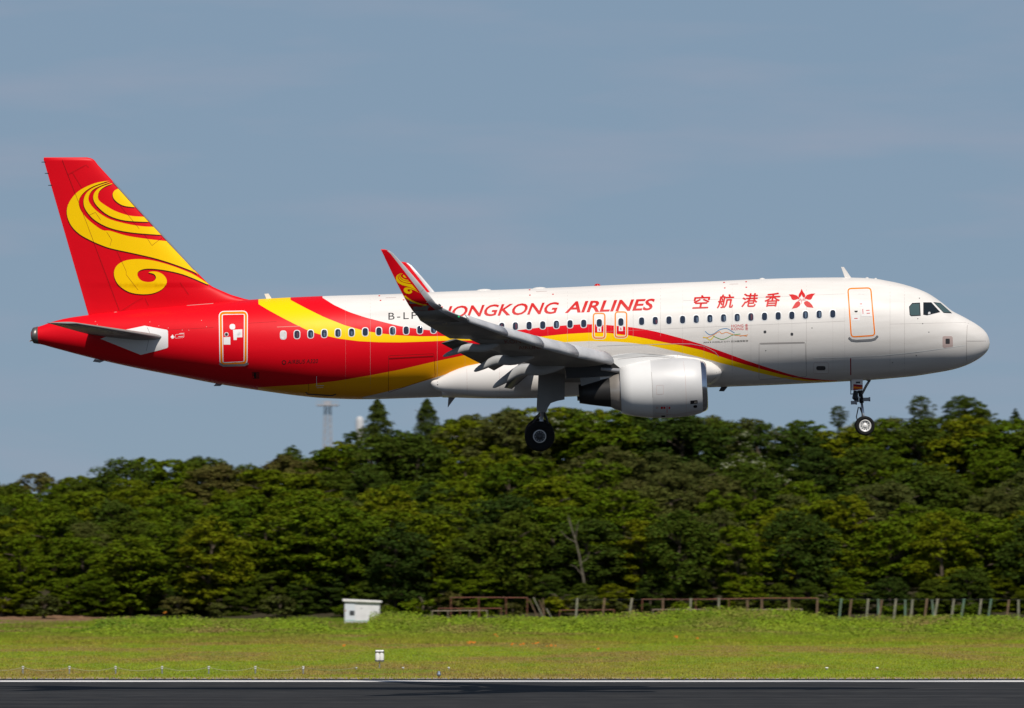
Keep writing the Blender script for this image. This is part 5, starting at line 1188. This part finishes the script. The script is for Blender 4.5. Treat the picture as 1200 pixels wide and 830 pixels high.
for i, (x0, y0, x1, y1, mt) in enumerate(posts):
    Y = 566 if i % 2 == 0 else 571
    o = empty('fence_post', V3(x1, y1 + 4, Y)); w2 = .075
    a = V3(x0, y0, Y) - o.location
    MB().loft([[(-w2, -w2, 0), (w2, -w2, 0), (w2, w2, 0), (-w2, w2, 0)], [(a.x - w2, a.y - w2, a.z), (a.x + w2, a.y - w2, a.z), (a.x + w2, a.y + w2, a.z), (a.x - w2, a.y + w2, a.z)]]).build('shaft', mt, o)
    MB().box((a.x - w2 * 1.35, a.y - w2 * 1.3, a.z - .02), (a.x + w2 * 1.35, a.y + w2 * 1.3, a.z + .07)).build('cap', mt, o)
    cn = {id(conc): 'pale grey', id(greenp): 'faded green', id(brownp): 'brown rusty'}[id(mt)]
    tag(o, cn + ' leaning fence post, ' + ORD[i] + ' post from the left before the wood', 'fence post', 'old fence posts in front of the wood')
for i, (y0, xa, xb) in enumerate(((702.4, 655, 1215), (725.6, 968, 1215))):
    o = MB().tube([V3(xa + (xb - xa) * k / 16, y0 + .5 * (k % 2), 569) for k in range(17)], .018, 4).build('fence_wire', M['gearblack'])
    tag(o, ('upper' if i == 0 else 'lower') + ' dark wire strung between the old fence posts', 'wire', 'wires of the old fence')
o = empty('stone_block', V3(672, 731, 566)); tag(o, 'low grey block lying in the grass under the dead tree', 'stone')
mobj('block', [(-.5,-.3,-.3),(.45,-.3,-.3),(.5,.3,-.3),(-.4,.3,-.3),(-.42,-.25,.10),(.38,-.2,.16),(.4,.25,.12),(-.35,.22,.08)], [(0,3,2,1),(4,5,6,7),(0,1,5,4),(1,2,6,5),(2,3,7,6),(3,0,4,7)], paint('weathered_stone', (.3,.3,.29), .9, 0, 0, .5, 4), o)
# ------------------------------------------------------------------ far tower and mast beyond the wood
Yt = 1500.0; tw = empty('lattice_tower', V3(384, 545, Yt)); tag(tw, 'faint grey tower with a railed platform far beyond the crest of the wood', 'tower')
mt_ = paint('tower_grey', (.34,.34,.36), .7); o_ = tw.location
m = MB(); 
for sx in (-1, 1):
    for sy in (-1, 1): m.tube([V3(384 + sx * 5.5, 545, Yt) - o_ + Vector((0, sy, 0)), V3(384 + sx * 3.2, 476, Yt) - o_ + Vector((0, sy * .6, 0))], .16, 5)
for k in range(9):
    t0, t1 = k / 9, (k + 1) / 9; w0, w1 = 5.5 - 2.3 * t0, 5.5 - 2.3 * t1; y0, y1 = 545 - 69 * t0, 545 - 69 * t1
    for sy in (-.8, .8):
        m.tube([V3(384 - w0, y0, Yt) - o_ + Vector((0, sy, 0)), V3(384 + w1, y1, Yt) - o_ + Vector((0, sy, 0))], .09, 4); m.tube([V3(384 + w0, y0, Yt) - o_ + Vector((0, sy, 0)), V3(384 - w1, y1, Yt) - o_ + Vector((0, sy, 0))], .09, 4)
        m.tube([V3(384 - w0, y0, Yt) - o_ + Vector((0, sy, 0)), V3(384 + w0, y0, Yt) - o_ + Vector((0, sy, 0))], .09, 4)
m.build('lattice_frame', mt_, tw)
a, b_ = V3(371, 476, Yt) - o_, V3(396.5, 471, Yt) - o_
MB().box((a.x, -2.4, a.z), (b_.x, 2.4, a.z + .35)).build('platform', mt_, tw)
m = MB()
for k in range(7): x = a.x + (b_.x - a.x) * k / 6; m.tube([(x, -2.3, a.z + .3), (x, -2.3, b_.z)], .07, 4)
m.tube([(a.x, -2.3, b_.z), (b_.x, -2.3, b_.z)], .08, 4).build('railing', mt_, tw)
a = V3(380, 470, Yt) - o_; MB().box((a.x, -1, a.z - 1.1), (a.x + 1.6, 1, a.z)).build('equipment_box', mt_, tw)
o = empty('tank_tower', V3(421.5, 512, 1200)); tag(o, 'round white tank tower just showing beyond the crest beside the pointed conifer', 'tower')
k = 1200 / F; MB().lathe([(-40*k, 4.6*k), (18*k, 4.6*k), (21*k, 4.0*k), (23.4*k, 2.4*k), (24.2*k, 0)], (0, 0, 0), (0, 0, 1), 24).build('shell', paint('tank_white', (.5,.5,.5), .7), o, True)
